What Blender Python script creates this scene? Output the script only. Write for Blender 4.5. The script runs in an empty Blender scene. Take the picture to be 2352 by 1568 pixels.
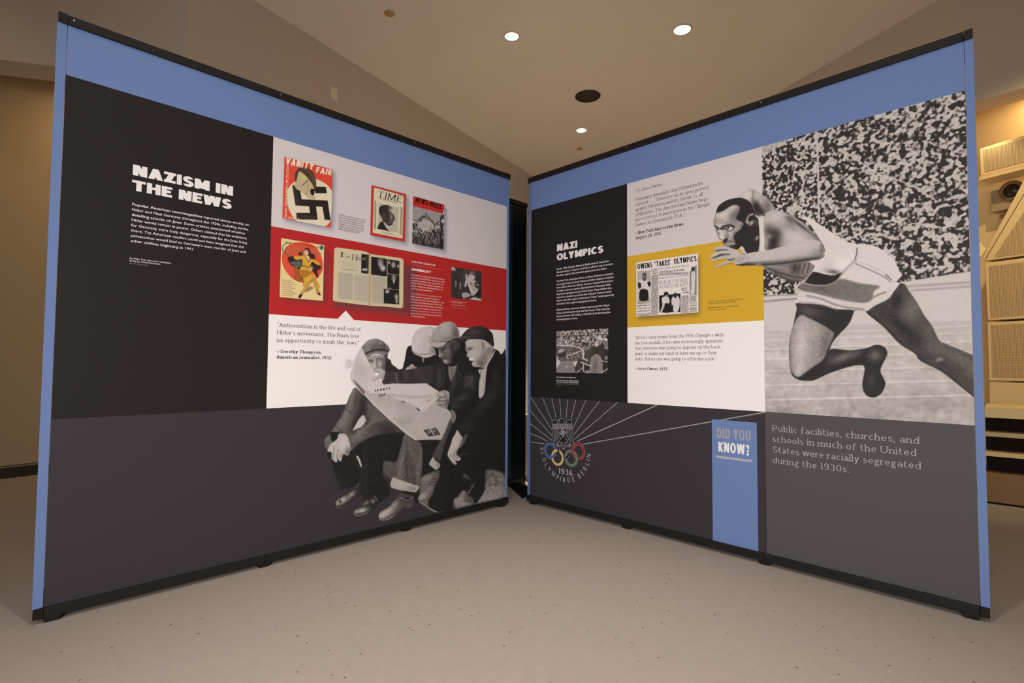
import bpy, bmesh, math, random
import numpy as np
from mathutils import Matrix, Vector
from mathutils.geometry import delaunay_2d_cdt

SC = bpy.context.scene
COL = SC.collection
random.seed(7)
RNG = np.random.RandomState(11)

# ------------------------------------------------------------------ camera
F_PX, PITCH, ROLL, CAM_H = 1250.35, 0.0425, 0.0067, 0.9248
CX, CY = 1176.0, 784.0
_cp, _sp, _cr, _sr = math.cos(PITCH), math.sin(PITCH), math.cos(ROLL), math.sin(ROLL)
FWD = np.array([0, _cp, _sp]); _up0 = np.array([0, -_sp, _cp]); _r0 = np.array([1.0, 0, 0])
RIGHT = _cr * _r0 + _sr * _up0
UP = -_sr * _r0 + _cr * _up0
EYE = np.array([0, 0, CAM_H])
cam = bpy.data.cameras.new('camera'); camo = bpy.data.objects.new('camera', cam); COL.objects.link(camo)
cam.sensor_width = 36.0; cam.lens = 36.0 * F_PX / 2352.0; cam.clip_start = 0.05; cam.clip_end = 60
_m = Matrix(((RIGHT[0], UP[0], -FWD[0], 0), (RIGHT[1], UP[1], -FWD[1], 0), (RIGHT[2], UP[2], -FWD[2], CAM_H), (0, 0, 0, 1)))
camo.matrix_world = _m
SC.camera = camo

# ------------------------------------------------------------------ view, world, lights
SC.view_settings.view_transform = 'Standard'
SC.view_settings.look = 'None'
SC.view_settings.gamma = 1.0
SC.view_settings.use_curve_mapping = False
SC.view_settings.exposure = 0.0
w = bpy.data.worlds.new('world'); SC.world = w; w.use_nodes = True
w.node_tree.nodes['Background'].inputs[0].default_value = (1.0, 0.9, 0.78, 1)
w.node_tree.nodes['Background'].inputs[1].default_value = 0.02

def light(name, kind, loc, aim, energy, color, **kw):
    d = bpy.data.lights.new(name, kind); d.energy = energy; d.color = color
    for k, v in kw.items(): setattr(d, k, v)
    o = bpy.data.objects.new(name, d); COL.objects.link(o); o.location = loc
    o.rotation_euler = (Vector(aim) - Vector(loc)).to_track_quat('-Z', 'Y').to_euler()
    return o
# soft light from behind the camera (added unseen key lamp, shapes the falloff towards the edges)
light('added_key_light', 'AREA', (-0.4, -1.1, 1.25), (0.05, 2.6, 0.95), 58.0, (0.985, 0.99, 1.0), shape='RECTANGLE', size=1.6, size_y=1.2, spread=math.radians(125))
# ceiling downlights: those over the visitors, those behind the displays (fittings in view are built below)
for (x, y, e) in ((-1.5, -1.6, 26), (1.5, -1.6, 26), (0.0, 0.9, 20)):
    light('ceiling_lamp_light', 'AREA', (x, y, 3.93), (x, y, 0), e, (1.0, 0.92, 0.82), shape='DISK', size=0.16, spread=math.radians(120))
for (x, y, e) in ((0.0, 5.3, 860), (1.55, 5.1, 860), (1.1, 7.2, 740), (-0.6, 5.6, 500)):
    light('fitted_and_added_spot', 'SPOT', (x, y, 3.92), (x, y, 0), e * 1.1, (1.0, 0.90, 0.77), spot_size=math.radians(58), spot_blend=0.6, shadow_soft_size=0.06)

light('fitted_and_added_spot', 'SPOT', (0.0, 1.85, 3.92), (0.0, 1.85, 0), 150, (1.0, 0.95, 0.88), spot_size=math.radians(56), spot_blend=1.0, shadow_soft_size=0.08)  # added spot without a fitting, brightens the carpet before the displays

# ------------------------------------------------------------------ helpers
def lin(c):
    c = np.asarray(c, float) / 255.0
    return np.where(c <= 0.04045, c / 12.92, ((c + 0.055) / 1.055) ** 2.4)
def srgb(l):
    l = np.clip(l, 0, 1)
    return np.where(l <= 0.0031308, l * 12.92, 1.055 * l ** (1 / 2.4) - 0.055)
_mats = {}
def mat(name, rgb, rough=0.6, spec=0.3, metal=0.0, noise=None, bump=None):
    """rgb in 0..255 display values"""
    if name in _mats: return _mats[name]
    m = bpy.data.materials.new(name); m.use_nodes = True
    nt = m.node_tree; b = nt.nodes['Principled BSDF']
    c = lin(rgb)
    b.inputs['Base Color'].default_value = (*c, 1); b.inputs['Roughness'].default_value = rough
    b.inputs['Specular IOR Level'].default_value = spec; b.inputs['Metallic'].default_value = metal
    tc = nt.nodes.new('ShaderNodeTexCoord')
    if noise:
        sc, amt = noise
        n = nt.nodes.new('ShaderNodeTexNoise'); n.inputs['Scale'].default_value = sc; n.inputs['Detail'].default_value = 4
        nt.links.new(tc.outputs['Object'], n.inputs['Vector'])
        mx = nt.nodes.new('ShaderNodeMix'); mx.data_type = 'RGBA'
        mx.inputs['A'].default_value = (*(c * (1 - amt)), 1); mx.inputs['B'].default_value = (*np.clip(c * (1 + amt), 0, 1), 1)
        nt.links.new(n.outputs['Fac'], mx.inputs['Factor']); nt.links.new(mx.outputs['Result'], b.inputs['Base Color'])
    if bump:
        sc, st = bump
        n = nt.nodes.new('ShaderNodeTexNoise'); n.inputs['Scale'].default_value = sc; n.inputs['Detail'].default_value = 3
        nt.links.new(tc.outputs['Object'], n.inputs['Vector'])
        bp = nt.nodes.new('ShaderNodeBump'); bp.inputs['Strength'].default_value = st; bp.inputs['Distance'].default_value = 0.003
        nt.links.new(n.outputs['Fac'], bp.inputs['Height']); nt.links.new(bp.outputs['Normal'], b.inputs['Normal'])
    _mats[name] = m
    return m
def emit(name, rgb, strength):
    m = bpy.data.materials.new(name); m.use_nodes = True; b = m.node_tree.nodes['Principled BSDF']
    b.inputs['Base Color'].default_value = (0.8, 0.8, 0.8, 1)
    b.inputs['Emission Color'].default_value = (*lin(rgb), 1); b.inputs['Emission Strength'].default_value = strength
    return m
def mesh_obj(name, verts, faces, m, parent=None, smooth=False):
    me = bpy.data.meshes.new(name); me.from_pydata([tuple(map(float, v)) for v in verts], [], faces); me.update()
    if m is not None: me.materials.append(m)
    if smooth: me.shade_smooth()
    o = bpy.data.objects.new(name, me); COL.objects.link(o)
    if parent is not None: o.parent = parent
    return o
def bm_obj(name, bm, m, parent=None, smooth=False):
    bmesh.ops.recalc_face_normals(bm, faces=bm.faces)
    me = bpy.data.meshes.new(name); bm.to_mesh(me); bm.free()
    me.materials.append(m)
    if smooth: me.shade_smooth()
    o = bpy.data.objects.new(name, me); COL.objects.link(o)
    if parent is not None: o.parent = parent
    return o
def tag(o, label=None, cat=None, group=None, kind=None):
    if label: o['label'] = label
    if cat: o['category'] = cat
    if group: o['group'] = group
    if kind: o['kind'] = kind
    return o
def empty(name, loc, rz=0.0):
    o = bpy.data.objects.new(name, None); COL.objects.link(o); o.location = loc; o.rotation_euler = (0, 0, rz)
    o.empty_display_size = 0.1
    return o
def add_box(bm, x0, x1, y0, y1, z0, z1, bev=0.0, mtx=None):
    v = [bm.verts.new(c) for c in ((x0, y0, z0), (x1, y0, z0), (x1, y1, z0), (x0, y1, z0), (x0, y0, z1), (x1, y0, z1), (x1, y1, z1), (x0, y1, z1))]
    f = [bm.faces.new([v[i] for i in q]) for q in ((0, 3, 2, 1), (4, 5, 6, 7), (0, 1, 5, 4), (1, 2, 6, 5), (2, 3, 7, 6), (3, 0, 4, 7))]
    if bev > 0:
        es = list({e for q in f for e in q.edges})
        r = bmesh.ops.bevel(bm, geom=es, offset=bev, segments=2, affect='EDGES', profile=0.6)
    if mtx is not None: bmesh.ops.transform(bm, matrix=mtx, verts=v if bev <= 0 else list(bm.verts))
def box_obj(name, x0, x1, y0, y1, z0, z1, m, parent=None, bev=0.0):
    bm = bmesh.new(); add_box(bm, x0, x1, y0, y1, z0, z1, bev)
    return bm_obj(name, bm, m, parent)
def add_prism(bm, pts, axis, a0, a1):
    """extrude polygon pts (2D) along axis 'x','y','z' between a0,a1; pts are the two other coords in order"""
    def P(p, a):
        return {'x': (a, p[0], p[1]), 'y': (p[0], a, p[1]), 'z': (p[0], p[1], a)}[axis]
    A = [bm.verts.new(P(p, a0)) for p in pts]; B = [bm.verts.new(P(p, a1)) for p in pts]
    bm.faces.new(A); bm.faces.new(B[::-1]); n = len(pts)
    for i in range(n): bm.faces.new((A[i], A[(i + 1) % n], B[(i + 1) % n], B[i]))
def add_cyl(bm, c, r, z0, z1, n=32, r2=None):
    r2 = r if r2 is None else r2
    A = [bm.verts.new((c[0] + r * math.cos(2 * math.pi * i / n), c[1] + r * math.sin(2 * math.pi * i / n), z0)) for i in range(n)]
    B = [bm.verts.new((c[0] + r2 * math.cos(2 * math.pi * i / n), c[1] + r2 * math.sin(2 * math.pi * i / n), z1)) for i in range(n)]
    bm.faces.new(A[::-1]); bm.faces.new(B)
    for i in range(n): bm.faces.new((A[i], A[(i + 1) % n], B[(i + 1) % n], B[i]))
def add_lathe(bm, prof, n=32):
    rings = [[bm.verts.new((r * math.cos(2 * math.pi * i / n), r * math.sin(2 * math.pi * i / n), z)) for i in range(n)] for r, z in prof]
    for a, b in zip(rings, rings[1:]):
        for i in range(n): bm.faces.new((a[i], a[(i + 1) % n], b[(i + 1) % n], b[i]))
    bm.faces.new(rings[0]); bm.faces.new(rings[-1])
def ray(x, y):
    return FWD * F_PX + RIGHT * (x - CX) - UP * (y - CY)
def at_z(x, y, z):
    d = ray(x, y); t = (z - CAM_H) / d[2]; return EYE + d * t
def project(P):
    v = P - EYE; d = v @ FWD
    return CX + F_PX * (v @ RIGHT) / d, CY - F_PX * (v @ UP) / d
class Plane:
    """vertical plane: u along d from p0, v = height"""
    def __init__(s, p0, p1):
        s.p0 = np.array(p0, float); s.p1 = np.array(p1, float); s.W = float(np.hypot(*(s.p1 - s.p0)))
        s.d = (s.p1 - s.p0) / s.W; s.n = np.array([s.d[1], -s.d[0]])   # towards the camera side
        s.ang = math.atan2(s.d[1], s.d[0])
    def uv(s, x, y):
        r = ray(x, y); t = (s.p0 @ s.n) / (r[:2] @ s.n); P = EYE + r * t
        return float((P[:2] - s.p0) @ s.d), float(P[2])
    def px(s, u, v):
        u = np.asarray(u, float); v = np.asarray(v, float)
        P = np.stack([s.p0[0] + s.d[0] * u, s.p0[1] + s.d[1] * u, v + 0 * u], -1)
        return project(P)
    def u_at(s, x, v):
        a, b = -1.0, 4.0
        for _ in range(40):
            c = (a + b) / 2
            if float(s.px(c, v)[0]) < x: a = c
            else: b = c
        return a
# ------------------------------------------------------------------ slab and grotesque lettering, drawn as strokes
# ops: V x y0 y1 | H x0 x1 y | D x0 y0 x1 y1 | A x0 y0 x1 y1 a0 a1 | s x y | f x y (left flag) | o x y (dot) | q x y (comma)
G = {
'A': (84, 'D 0 0 42 100;D 84 0 42 100;H 20 64 30;s 0 0;s 84 0'), 'B': (68, 'V 0 0 100;H 0 40 100;H 0 42 52;H 0 42 0;A 14 49 62 100 -90 90;A 14 0 68 55 -90 90'),
'C': (78, 'A 0 -2 82 102 42 318'), 'D': (80, 'V 0 0 100;H 0 44 100;H 0 44 0;A 8 0 80 100 -90 90'),
'E': (64, 'V 0 0 100;H 0 64 100;H 0 56 52;H 0 64 0'), 'F': (60, 'V 0 0 100;H 0 60 100;H 0 50 50;s 0 0'),
'G': (84, 'A 0 -2 84 102 42 330;V 84 0 46;H 46 84 46'), 'H': (80, 'V 0 0 100;V 80 0 100;H 0 80 52;s 0 0;s 80 0;s 0 100;s 80 100'),
'I': (1, 'V 0 0 100;s 0 0;s 0 100'), 'J': (50, 'V 50 26 100;A -6 -2 50 54 190 360;s 50 100'), 'K': (74, 'V 0 0 100;D 4 38 68 100;D 24 58 74 0;s 0 0;s 0 100;s 74 0'),
'L': (60, 'V 0 0 100;H 0 60 0;s 0 100'), 'M': (96, 'V 0 0 100;V 96 0 100;D 0 100 48 8;D 96 100 48 8;s 0 0;s 96 0'), 'N': (80, 'V 0 0 100;V 80 0 100;D 0 100 80 0;s 0 0;s 80 100;s 0 100'),
'O': (88, 'A 0 -2 88 102 0 360'), 'P': (66, 'V 0 0 100;H 0 38 100;H 0 38 44;A 8 41 66 100 -90 90;s 0 0'), 'Q': (88, 'A 0 -2 88 102 0 360;D 50 26 88 -8'),
'R': (72, 'V 0 0 100;H 0 38 100;H 0 38 47;A 8 44 66 100 -90 90;D 34 48 72 0;s 0 0;s 72 0'), 'S': (68, 'S 0 -2 68 102'),
'T': (78, 'V 39 0 100;H 0 78 100;s 39 0'), 'U': (78, 'V 0 34 100;V 78 34 100;A 0 -2 78 72 180 360;s 0 100;s 78 100'), 'V': (82, 'D 0 100 41 0;D 82 100 41 0;s 0 100;s 82 100'),
'W': (118, 'D 0 100 30 0;D 59 100 30 0;D 59 100 88 0;D 118 100 88 0;s 0 100;s 118 100'), 'X': (78, 'D 0 0 78 100;D 0 100 78 0'), 'Y': (80, 'D 0 100 40 44;D 80 100 40 44;V 40 0 48;s 40 0;s 0 100;s 80 100'), 'Z': (70, 'H 0 70 100;H 0 70 0;D 0 0 70 100'),
'a': (50, 'A 0 -1 48 42 0 360;V 48 0 46;A 2 22 48 70 0 150'), 'b': (58, 'V 0 0 104;A 0 -1 58 69 0 360;f 0 104'), 'c': (50, 'A 0 -1 54 69 42 318'), 'd': (58, 'V 58 0 104;A 0 -1 58 69 0 360;f 58 104'),
'e': (54, 'A 0 -1 56 69 0 318;H 4 56 36'), 'f': (40, 'V 13 0 82;A 13 58 50 106 50 180;H 0 38 68;s 13 0'), 'g': (54, 'A 4 22 46 69 0 360;A 0 -30 54 8 0 360;D 8 24 10 4;H 38 58 69'),
'h': (56, 'V 0 0 104;V 56 0 40;A 0 11 56 69 0 180;f 0 104;s 0 0;s 56 0'), 'i': (1, 'V 0 0 68;o 0 92;s 0 0;f 0 68'), 'j': (14, 'V 14 -12 68;A -18 -30 14 4 200 360;o 14 92;f 14 68'),
'k': (54, 'V 0 0 104;D 4 24 46 68;D 18 40 54 0;f 0 104;s 0 0;s 54 0;s 46 68'), 'l': (1, 'V 0 0 104;s 0 0;f 0 104'), 'm': (92, 'V 0 0 68;V 46 0 44;V 92 0 44;A 0 18 46 69 0 180;A 46 18 92 69 0 180;f 0 68;s 0 0;s 46 0;s 92 0'),
'n': (56, 'V 0 0 68;V 56 0 40;A 0 11 56 69 0 180;f 0 68;s 0 0;s 56 0'), 'o': (58, 'A 0 -1 58 69 0 360'), 'p': (58, 'V 0 -28 68;A 0 -1 58 69 0 360;f 0 68;s 0 -28'), 'q': (58, 'V 58 -28 68;A 0 -1 58 69 0 360;s 58 -28'),
'r': (33, 'V 4 0 68;A 4 14 46 69 50 180;f 4 68;s 4 0'), 's': (46, 'S 0 -1 46 69'), 't': (38, 'V 12 14 92;H 0 36 68;A 12 -1 44 34 180 315'), 'u': (56, 'V 0 26 68;V 56 0 68;A 0 -1 56 54 180 360;f 0 68;f 56 68'),
'v': (56, 'D 0 68 28 0;D 56 68 28 0;s 0 68;s 56 68'), 'w': (86, 'D 0 68 22 0;D 43 68 22 0;D 43 68 64 0;D 86 68 64 0;s 0 68;s 86 68'), 'x': (54, 'D 0 0 54 68;D 0 68 54 0;s 0 0;s 54 0;s 0 68;s 54 68'),
'y': (56, 'D 0 68 28 0;D 56 68 18 -26;H 2 20 -26;s 0 68;s 56 68'), 'z': (48, 'H 0 48 68;H 0 48 0;D 0 0 48 68'),
'0': (60, 'A 0 -1 60 101 0 360'), '1': (30, 'V 18 0 100;D 0 82 16 100;s 18 0'), '2': (58, 'A 0 44 56 101 -20 165;D 2 0 52 62;H 0 58 0'), '3': (58, 'A 2 48 54 101 -90 150;A 0 -1 58 54 -150 90'),
'4': (62, 'V 46 0 100;D 0 28 46 100;H 0 62 28'), '5': (56, 'H 4 52 100;V 4 52 100;A 0 -1 56 62 -150 130'), '6': (58, 'A 0 -1 58 60 0 360;A 0 10 66 101 60 200'), '7': (56, 'H 0 56 100;D 14 0 56 100'),
'8': (58, 'A 3 50 55 101 0 360;A 0 -1 58 54 0 360'), '9': (58, 'A 0 40 58 101 0 360;A -8 -1 58 90 -120 20'),
'.': (6, 'o 0 5'), ',': (8, 'o 2 5;q 2 -6'), "'": (8, 'V 2 74 100'), '\u2019': (10, 'o 2 94;q 2 84'), '\u2018': (10, 'o 2 84;q 4 94'), '\u201c': (26, 'o 0 84;o 18 84;q 4 92;q 22 92'), '\u201d': (26, 'o 4 96;o 22 96;q 3 86;q 21 86'),
'\u2014': (92, 'H 0 92 36'), '-': (34, 'H 0 34 36'), '?': (52, 'A 0 44 52 101 -60 165;V 28 26 48;o 28 6'), '!': (8, 'V 2 28 100;o 2 5'), ':': (8, 'o 2 5;o 2 58'), '/': (40, 'D 0 -5 40 102'), '&': (70, 'A 10 50 52 101 0 360;A 0 -1 60 54 0 360'),
}
def glyph_polys(ch, wst, tst, slab, top_x=68):
    """polygons (lists of 2D points) of one glyph and its advance width, cap height 100"""
    W, ops = G[ch]; W = max(W, wst); out = []
    lower = ch.islower()
    def cx(x, w2):
        if x <= 0: return w2
        if abs(x - G[ch][0]) < 1e-6 and G[ch][0] > 1: return W - w2
        return x
    def ybar(y):
        if y == 0: return (0, tst)
        if y in (100, 68, 69): return (y - tst, y)
        return (y - tst / 2, y + tst / 2)
    def arc(x0, y0, x1, y1, a0, a1):
        ax, ay = (x0 + x1) / 2, (y0 + y1) / 2; RX, RY = (x1 - x0) / 2, (y1 - y0) / 2
        n = max(4, int(abs(a1 - a0) / (14 if wst > 20 else 22))); o_ = []
        for i in range(n + 1):
            a = math.radians(a0 + (a1 - a0) * i / n); c, s = math.cos(a), math.sin(a)
            o_.append(((ax + RX * c, ay + RY * s), (ax + max(RX - wst, 1.5) * c, ay + max(RY - tst, 1.5) * s)))
        for p, q in zip(o_, o_[1:]): out.append([p[0], q[0], q[1], p[1]])
    for op in ops.split(';'):
        k, *a = op.split(); a = [float(v) for v in a]
        if k == 'V':
            c = cx(a[0], wst / 2); out.append([(c - wst / 2, a[1]), (c + wst / 2, a[1]), (c + wst / 2, a[2]), (c - wst / 2, a[2])])
        elif k == 'H':
            y0, y1 = ybar(a[2]); out.append([(a[0], y0), (a[1], y0), (a[1], y1), (a[0], y1)])
        elif k == 'D':
            x0, y0, x1, y1 = a
            L = math.hypot(x1 - x0, y1 - y0); hw = wst * 0.5 * (1 + 0.35 * abs(x1 - x0) / L)
            x0 = cx(x0, hw); x1 = cx(x1, hw)
            out.append([(x0 - hw, y0), (x0 + hw, y0), (x1 + hw, y1), (x1 - hw, y1)])
        elif k == 'A': arc(*a)
        elif k == 'S':
            x0, y0, x1, y1 = a; m_ = (y0 + y1) / 2
            arc(x0 + 2, m_ - tst / 2, x1 - 2, y1, 20, 270); arc(x0, y0, x1, m_ + tst / 2, -160, 90)
        elif k in 'sf' and slab:
            c = cx(a[0], wst / 2); y = a[1]; L = wst / 2 + slab
            if y in (0, -28): y0, y1 = y, y + tst
            else: y0, y1 = y - tst, y
            out.append([(c - L, y0), (c + (L if k == 's' else wst / 2), y0), (c + (L if k == 's' else wst / 2), y1), (c - L, y1)])
        elif k == 'o':
            r = max(wst * 0.62, 5.5); c = cx(a[0], wst / 2)
            out.append([(c + r * math.cos(i * math.pi / 4), a[1] + r * math.sin(i * math.pi / 4)) for i in range(8)])
        elif k == 'q':
            c = cx(a[0], wst / 2) ; out.append([(c - 4, a[1] - 14), (c + wst * .5 + 5, a[1] + 8), (c - wst * .4, a[1] + 8)])
    return out, W
STY = {'gbold': (19, 15, 0, 14), 'slab': (12.5, 9, 10, 17), 'slabbold': (19, 13, 10, 19), 'heavy': (30, 24, 0, 6), 'heavyslab': (30, 20, 12, 30), 'cond': (27, 19, 0, 14), 'grot': (15, 13, 0, 15), 'book': (12, 6, 9, 24)}
def text_polys(s, style, italic=0.0):
    wst, tst, slab, gap = STY[style]; x = 0; out = []
    for ch in s:
        if ch == ' ': x += 34; continue
        if ch not in G: continue
        P, W = glyph_polys(ch, wst, tst, slab)
        for p in P: out.append([(x + a + italic * b, b) for a, b in p])
        x += W + gap
    return out, x - gap
_font_cache = {}
def sans_polys(s, bold=0.0):
    """lettering from Blender's own built-in face; returns polygons with cap height scaled to 100"""
    key = s
    if key not in _font_cache:
        c = bpy.data.curves.new('t', 'FONT'); c.body = s; c.size = 1.0; c.resolution_u = 2
        o = bpy.data.objects.new('t', c); COL.objects.link(o)
        dg = bpy.context.evaluated_depsgraph_get(); me = bpy.data.meshes.new_from_object(o.evaluated_get(dg))
        vs = [(v.co.x, v.co.y) for v in me.vertices]; fs = [list(p.vertices) for p in me.polygons]
        bpy.data.objects.remove(o); bpy.data.curves.remove(c); bpy.data.meshes.remove(me)
        _font_cache[key] = (vs, fs)
    vs, fs = _font_cache[key]
    k = 100 / 0.69
    out = []
    for dx, dy in (((0, 0),) if bold <= 0 else ((-bold, 0), (bold, 0), (0, bold * .6), (0, -bold * .6))):
        for f in fs: out.append([(vs[i][0] * k + dx, vs[i][1] * k + dy) for i in f])
    return out, max(v[0] for v in vs) * k
class Flat:
    """collects flat polygons on a panel plane and makes one print layer mesh"""
    def __init__(s): s.v = []; s.f = []
    def poly(s, pts):
        b = len(s.v); s.v += list(pts); s.f.append(list(range(b, b + len(pts))))
    def build(s, name, panel, m, layer, parent):
        W2 = panel.W / 2
        off = [0.0] * len(s.v)      # overlapping strokes lie a hair apart
        for i, f in enumerate(s.f):
            for k in f: off[k] = (i % 13) * 2.2e-5
        return mesh_obj(name, [(u - W2, -layer * 0.00045 - 0.0002 - o, v) for (u, v), o in zip(s.v, off)], s.f, m, parent)
    def line(s, panel, string, style, left, cap_px, right_x, base_v=None, italic=0.0, bold=0.0, left_u=None, cap_v=None):
        x, y = left; u0, v0 = panel.uv(x, y)
        if base_v is not None: v0 = base_v
        if left_u is not None: u0 = left_u
        cap = cap_v if cap_v else abs(panel.uv(x, y - cap_px)[1] - panel.uv(x, y)[1])
        if style == 'sans': P, W = sans_polys(string, bold)
        else: P, W = text_polys(string, style, italic)
        u1 = panel.u_at(right_x, v0) if right_x else u0 + W * cap / 100
        su = (u1 - u0) / W; sv = cap / 100
        for p in P: s.poly([(u0 + a * su, v0 + b * sv) for a, b in p])
        return u1
def paragraph(panel, name, lines, style, left, y_last, cap_px, rights, m, layer, parent, italic=0.0, bold=0.0, boldfirst=None):
    fl = Flat(); x, y0 = left; n = len(lines)
    u0, v0 = panel.uv(x, y0); v1 = panel.uv(x, y_last)[1]
    cap = abs(panel.uv(x, y0 - cap_px)[1] - v0)
    for i, s in enumerate(lines):
        v = v0 + (v1 - v0) * (i / max(n - 1, 1)); y = y0 + (y_last - y0) * i / max(n - 1, 1)
        if i == 0 and boldfirst:
            b, xb = boldfirst
            uu = fl.line(panel, b, style, (x, y), cap_px, xb, base_v=v, left_u=u0, bold=2.6, cap_v=cap)
            fl.line(panel, s[len(b):].strip(), style, (x, y), cap_px, rights[i], base_v=v, left_u=uu + cap * .42, bold=bold, cap_v=cap)
        else: fl.line(panel, s, style, (x, y), cap_px, rights[i], base_v=v, left_u=u0, italic=italic, bold=bold, cap_v=cap)
    return fl.build(name, panel, m, layer, parent)

def line_px(flat, panel, string, style, p0, p1, cap_px):
    """lettering along a slanted baseline inside a printed picture"""
    P, W = text_polys(string, style); dx, dy = (p1[0] - p0[0]) / W, (p1[1] - p0[1]) / W; L = math.hypot(dx, dy)
    nx, ny = dy / L * cap_px / 100, -dx / L * cap_px / 100
    for p in P: flat.poly([panel.uv(p0[0] + a * dx + b * nx, p0[1] + a * dy + b * ny) for a, b in p])
# ------------------------------------------------------------------ drawing the printed pictures on an in-memory raster (panel metres)
def smooth_poly(pts, n=6, closed=True):
    P = np.array(pts, float); N = len(P); out = []
    rng = range(N) if closed else range(N - 1)
    for i in rng:
        if closed: p0, p1, p2, p3 = P[(i - 1) % N], P[i], P[(i + 1) % N], P[(i + 2) % N]
        else: p0, p1, p2, p3 = P[max(i - 1, 0)], P[i], P[i + 1], P[min(i + 2, N - 1)]
        for k in range(n):
            t = k / n
            out.append(0.5 * ((2 * p1) + (-p0 + p2) * t + (2 * p0 - 5 * p1 + 4 * p2 - p3) * t * t + (-p0 + 3 * p1 - 3 * p2 + p3) * t ** 3))
    if not closed: out.append(P[-1])
    return np.array(out)
def gblur(a, s):
    if s < 0.25: return a
    r = max(1, int(math.ceil(s * 2.6))); k = np.exp(-0.5 * (np.arange(-r, r + 1) / s) ** 2); k /= k.sum()
    p = np.pad(a, ((r, r), (0, 0)), mode='edge'); b = sum(k[i] * p[i:i + a.shape[0]] for i in range(2 * r + 1))
    p = np.pad(b, ((0, 0), (r, r)), mode='edge'); return sum(k[i] * p[:, i:i + a.shape[1]] for i in range(2 * r + 1))
def tone(v):
    v = np.asarray(v, float); v = np.maximum(v - 0.035 * np.clip((0.55 - v) / 0.35, 0, 1), 0.155)
    return np.stack([v, v * (0.962 - 0.03 * (1 - v)), v * (0.945 - 0.035 * (1 - v))], -1)
class View:
    def __init__(s, x0, y0, k): s.x0, s.y0, s.k = x0, y0, k
    def __call__(s, t):
        if isinstance(t, str): a = [tuple(float(q) for q in p.split(',')) for p in t.split()]
        else: a = t
        return [(s.x0 + x / s.k, s.y0 + y / s.k) for x, y in a]
class Canvas:
    """raster in panel metres; shapes are given in photograph pixels and mapped onto the panel plane"""
    def __init__(s, panel, corners, res, bg):
        s.panel = panel; uv = [panel.uv(*c) for c in corners]
        s.u0, s.u1 = min(a for a, _ in uv), max(a for a, _ in uv); s.v0, s.v1 = min(b for _, b in uv), max(b for _, b in uv)
        s.res = res; s.w = int((s.u1 - s.u0) / res) + 1; s.h = int((s.v1 - s.v0) / res) + 1
        U, V = np.meshgrid(s.u0 + (np.arange(s.w) + .5) * res, s.v0 + (np.arange(s.h) + .5) * res)
        s.X, s.Y = panel.px(U, V)
        s.img = np.zeros((s.h, s.w, 3)); s.img[:] = np.array(bg, float) / 255 if len(np.shape(bg)) else tone(bg)
        s.m = np.ones((s.h, s.w)); s.off = (0, s.h, 0, s.w)
        s.ppx = float(np.median(np.hypot(np.diff(s.X, axis=1), np.diff(s.Y, axis=1))))  # photo px per raster px
    def col(s, c): return tone(c) if np.ndim(c) == 0 else np.array(c, float) / 255
    def rc(s, pts):
        out = []
        for x, y in pts:
            u, v = s.panel.uv(x, y); out.append(((u - s.u0) / s.res, (v - s.v0) / s.res))
        return np.array(out)
    def mask(s, pts, blur=0.6, smooth=True):
        if smooth: pts = smooth_poly(pts)
        P = s.rc(pts); pad = int(3 * blur / s.ppx + 4)
        x0 = max(0, int(P[:, 0].min()) - pad); x1 = min(s.w, int(P[:, 0].max()) + pad + 2)
        y0 = max(0, int(P[:, 1].min()) - pad); y1 = min(s.h, int(P[:, 1].max()) + pad + 2)
        if x1 <= x0 or y1 <= y0: return None
        W, H, SS = x1 - x0, y1 - y0, 3
        acc = np.zeros((H * SS, W + 2)); N = len(P)
        for i in range(N):
            (xa, ya), (xb, yb) = P[i], P[(i + 1) % N]
            if ya == yb: continue
            sg = 1 if yb > ya else -1
            if sg < 0: xa, ya, xb, yb = xb, yb, xa, ya
            r0 = max(0, int(math.ceil((ya - y0) * SS - 0.5))); r1 = min(H * SS, int(math.ceil((yb - y0) * SS - 0.5)))
            if r1 <= r0: continue
            rr = np.arange(r0, r1); yy = (rr + 0.5) / SS + y0
            xx = np.clip(xa + (xb - xa) * (yy - ya) / (yb - ya) - x0, 0, W); fl = np.floor(xx).astype(int); fr = xx - fl
            acc[rr, fl] += sg * (1 - fr); acc[rr, fl + 1] += sg * fr
        cov = np.clip(np.abs(np.cumsum(acc, axis=1))[:, :W], 0, 1).reshape(H, SS, W).mean(1)
        if blur > 0: cov = gblur(cov, blur / s.ppx * 0.7)
        return (y0, y1, x0, x1), cov
    def fill(s, pts, c, blur=0.6, alpha=1.0, smooth=True):
        r = s.mask(pts, blur, smooth)
        if r is None: s.off = (0, 0, 0, 0); s.m = np.zeros((0, 0)); return s
        (y0, y1, x0, x1), cov = r; s.off = r[0]; s.m = cov
        a = (cov * alpha)[..., None]; s.img[y0:y1, x0:x1] = s.img[y0:y1, x0:x1] * (1 - a) + s.col(c) * a
        return s
    def all(s): s.off = (0, s.h, 0, s.w); s.m = np.ones((s.h, s.w)); return s
    def blob(s, x, y, rx, ry, c, alpha=1.0, ang=0.0, p=2.0):
        """airbrushed ellipse, clipped to the last filled shape"""
        y0, y1, x0, x1 = s.off
        if y1 <= y0: return s
        X = s.X[y0:y1, x0:x1] - x; Y = s.Y[y0:y1, x0:x1] - y
        if ang:
            ca, sa = math.cos(math.radians(ang)), math.sin(math.radians(ang)); X, Y = X * ca + Y * sa, -X * sa + Y * ca
        d = (X / rx) ** 2 + (Y / ry) ** 2
        a = (np.exp(-0.5 * (d ** (p / 2)) * 1.6) * alpha * s.m)[..., None]
        s.img[y0:y1, x0:x1] = s.img[y0:y1, x0:x1] * (1 - a) + s.col(c) * a
        return s
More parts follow.
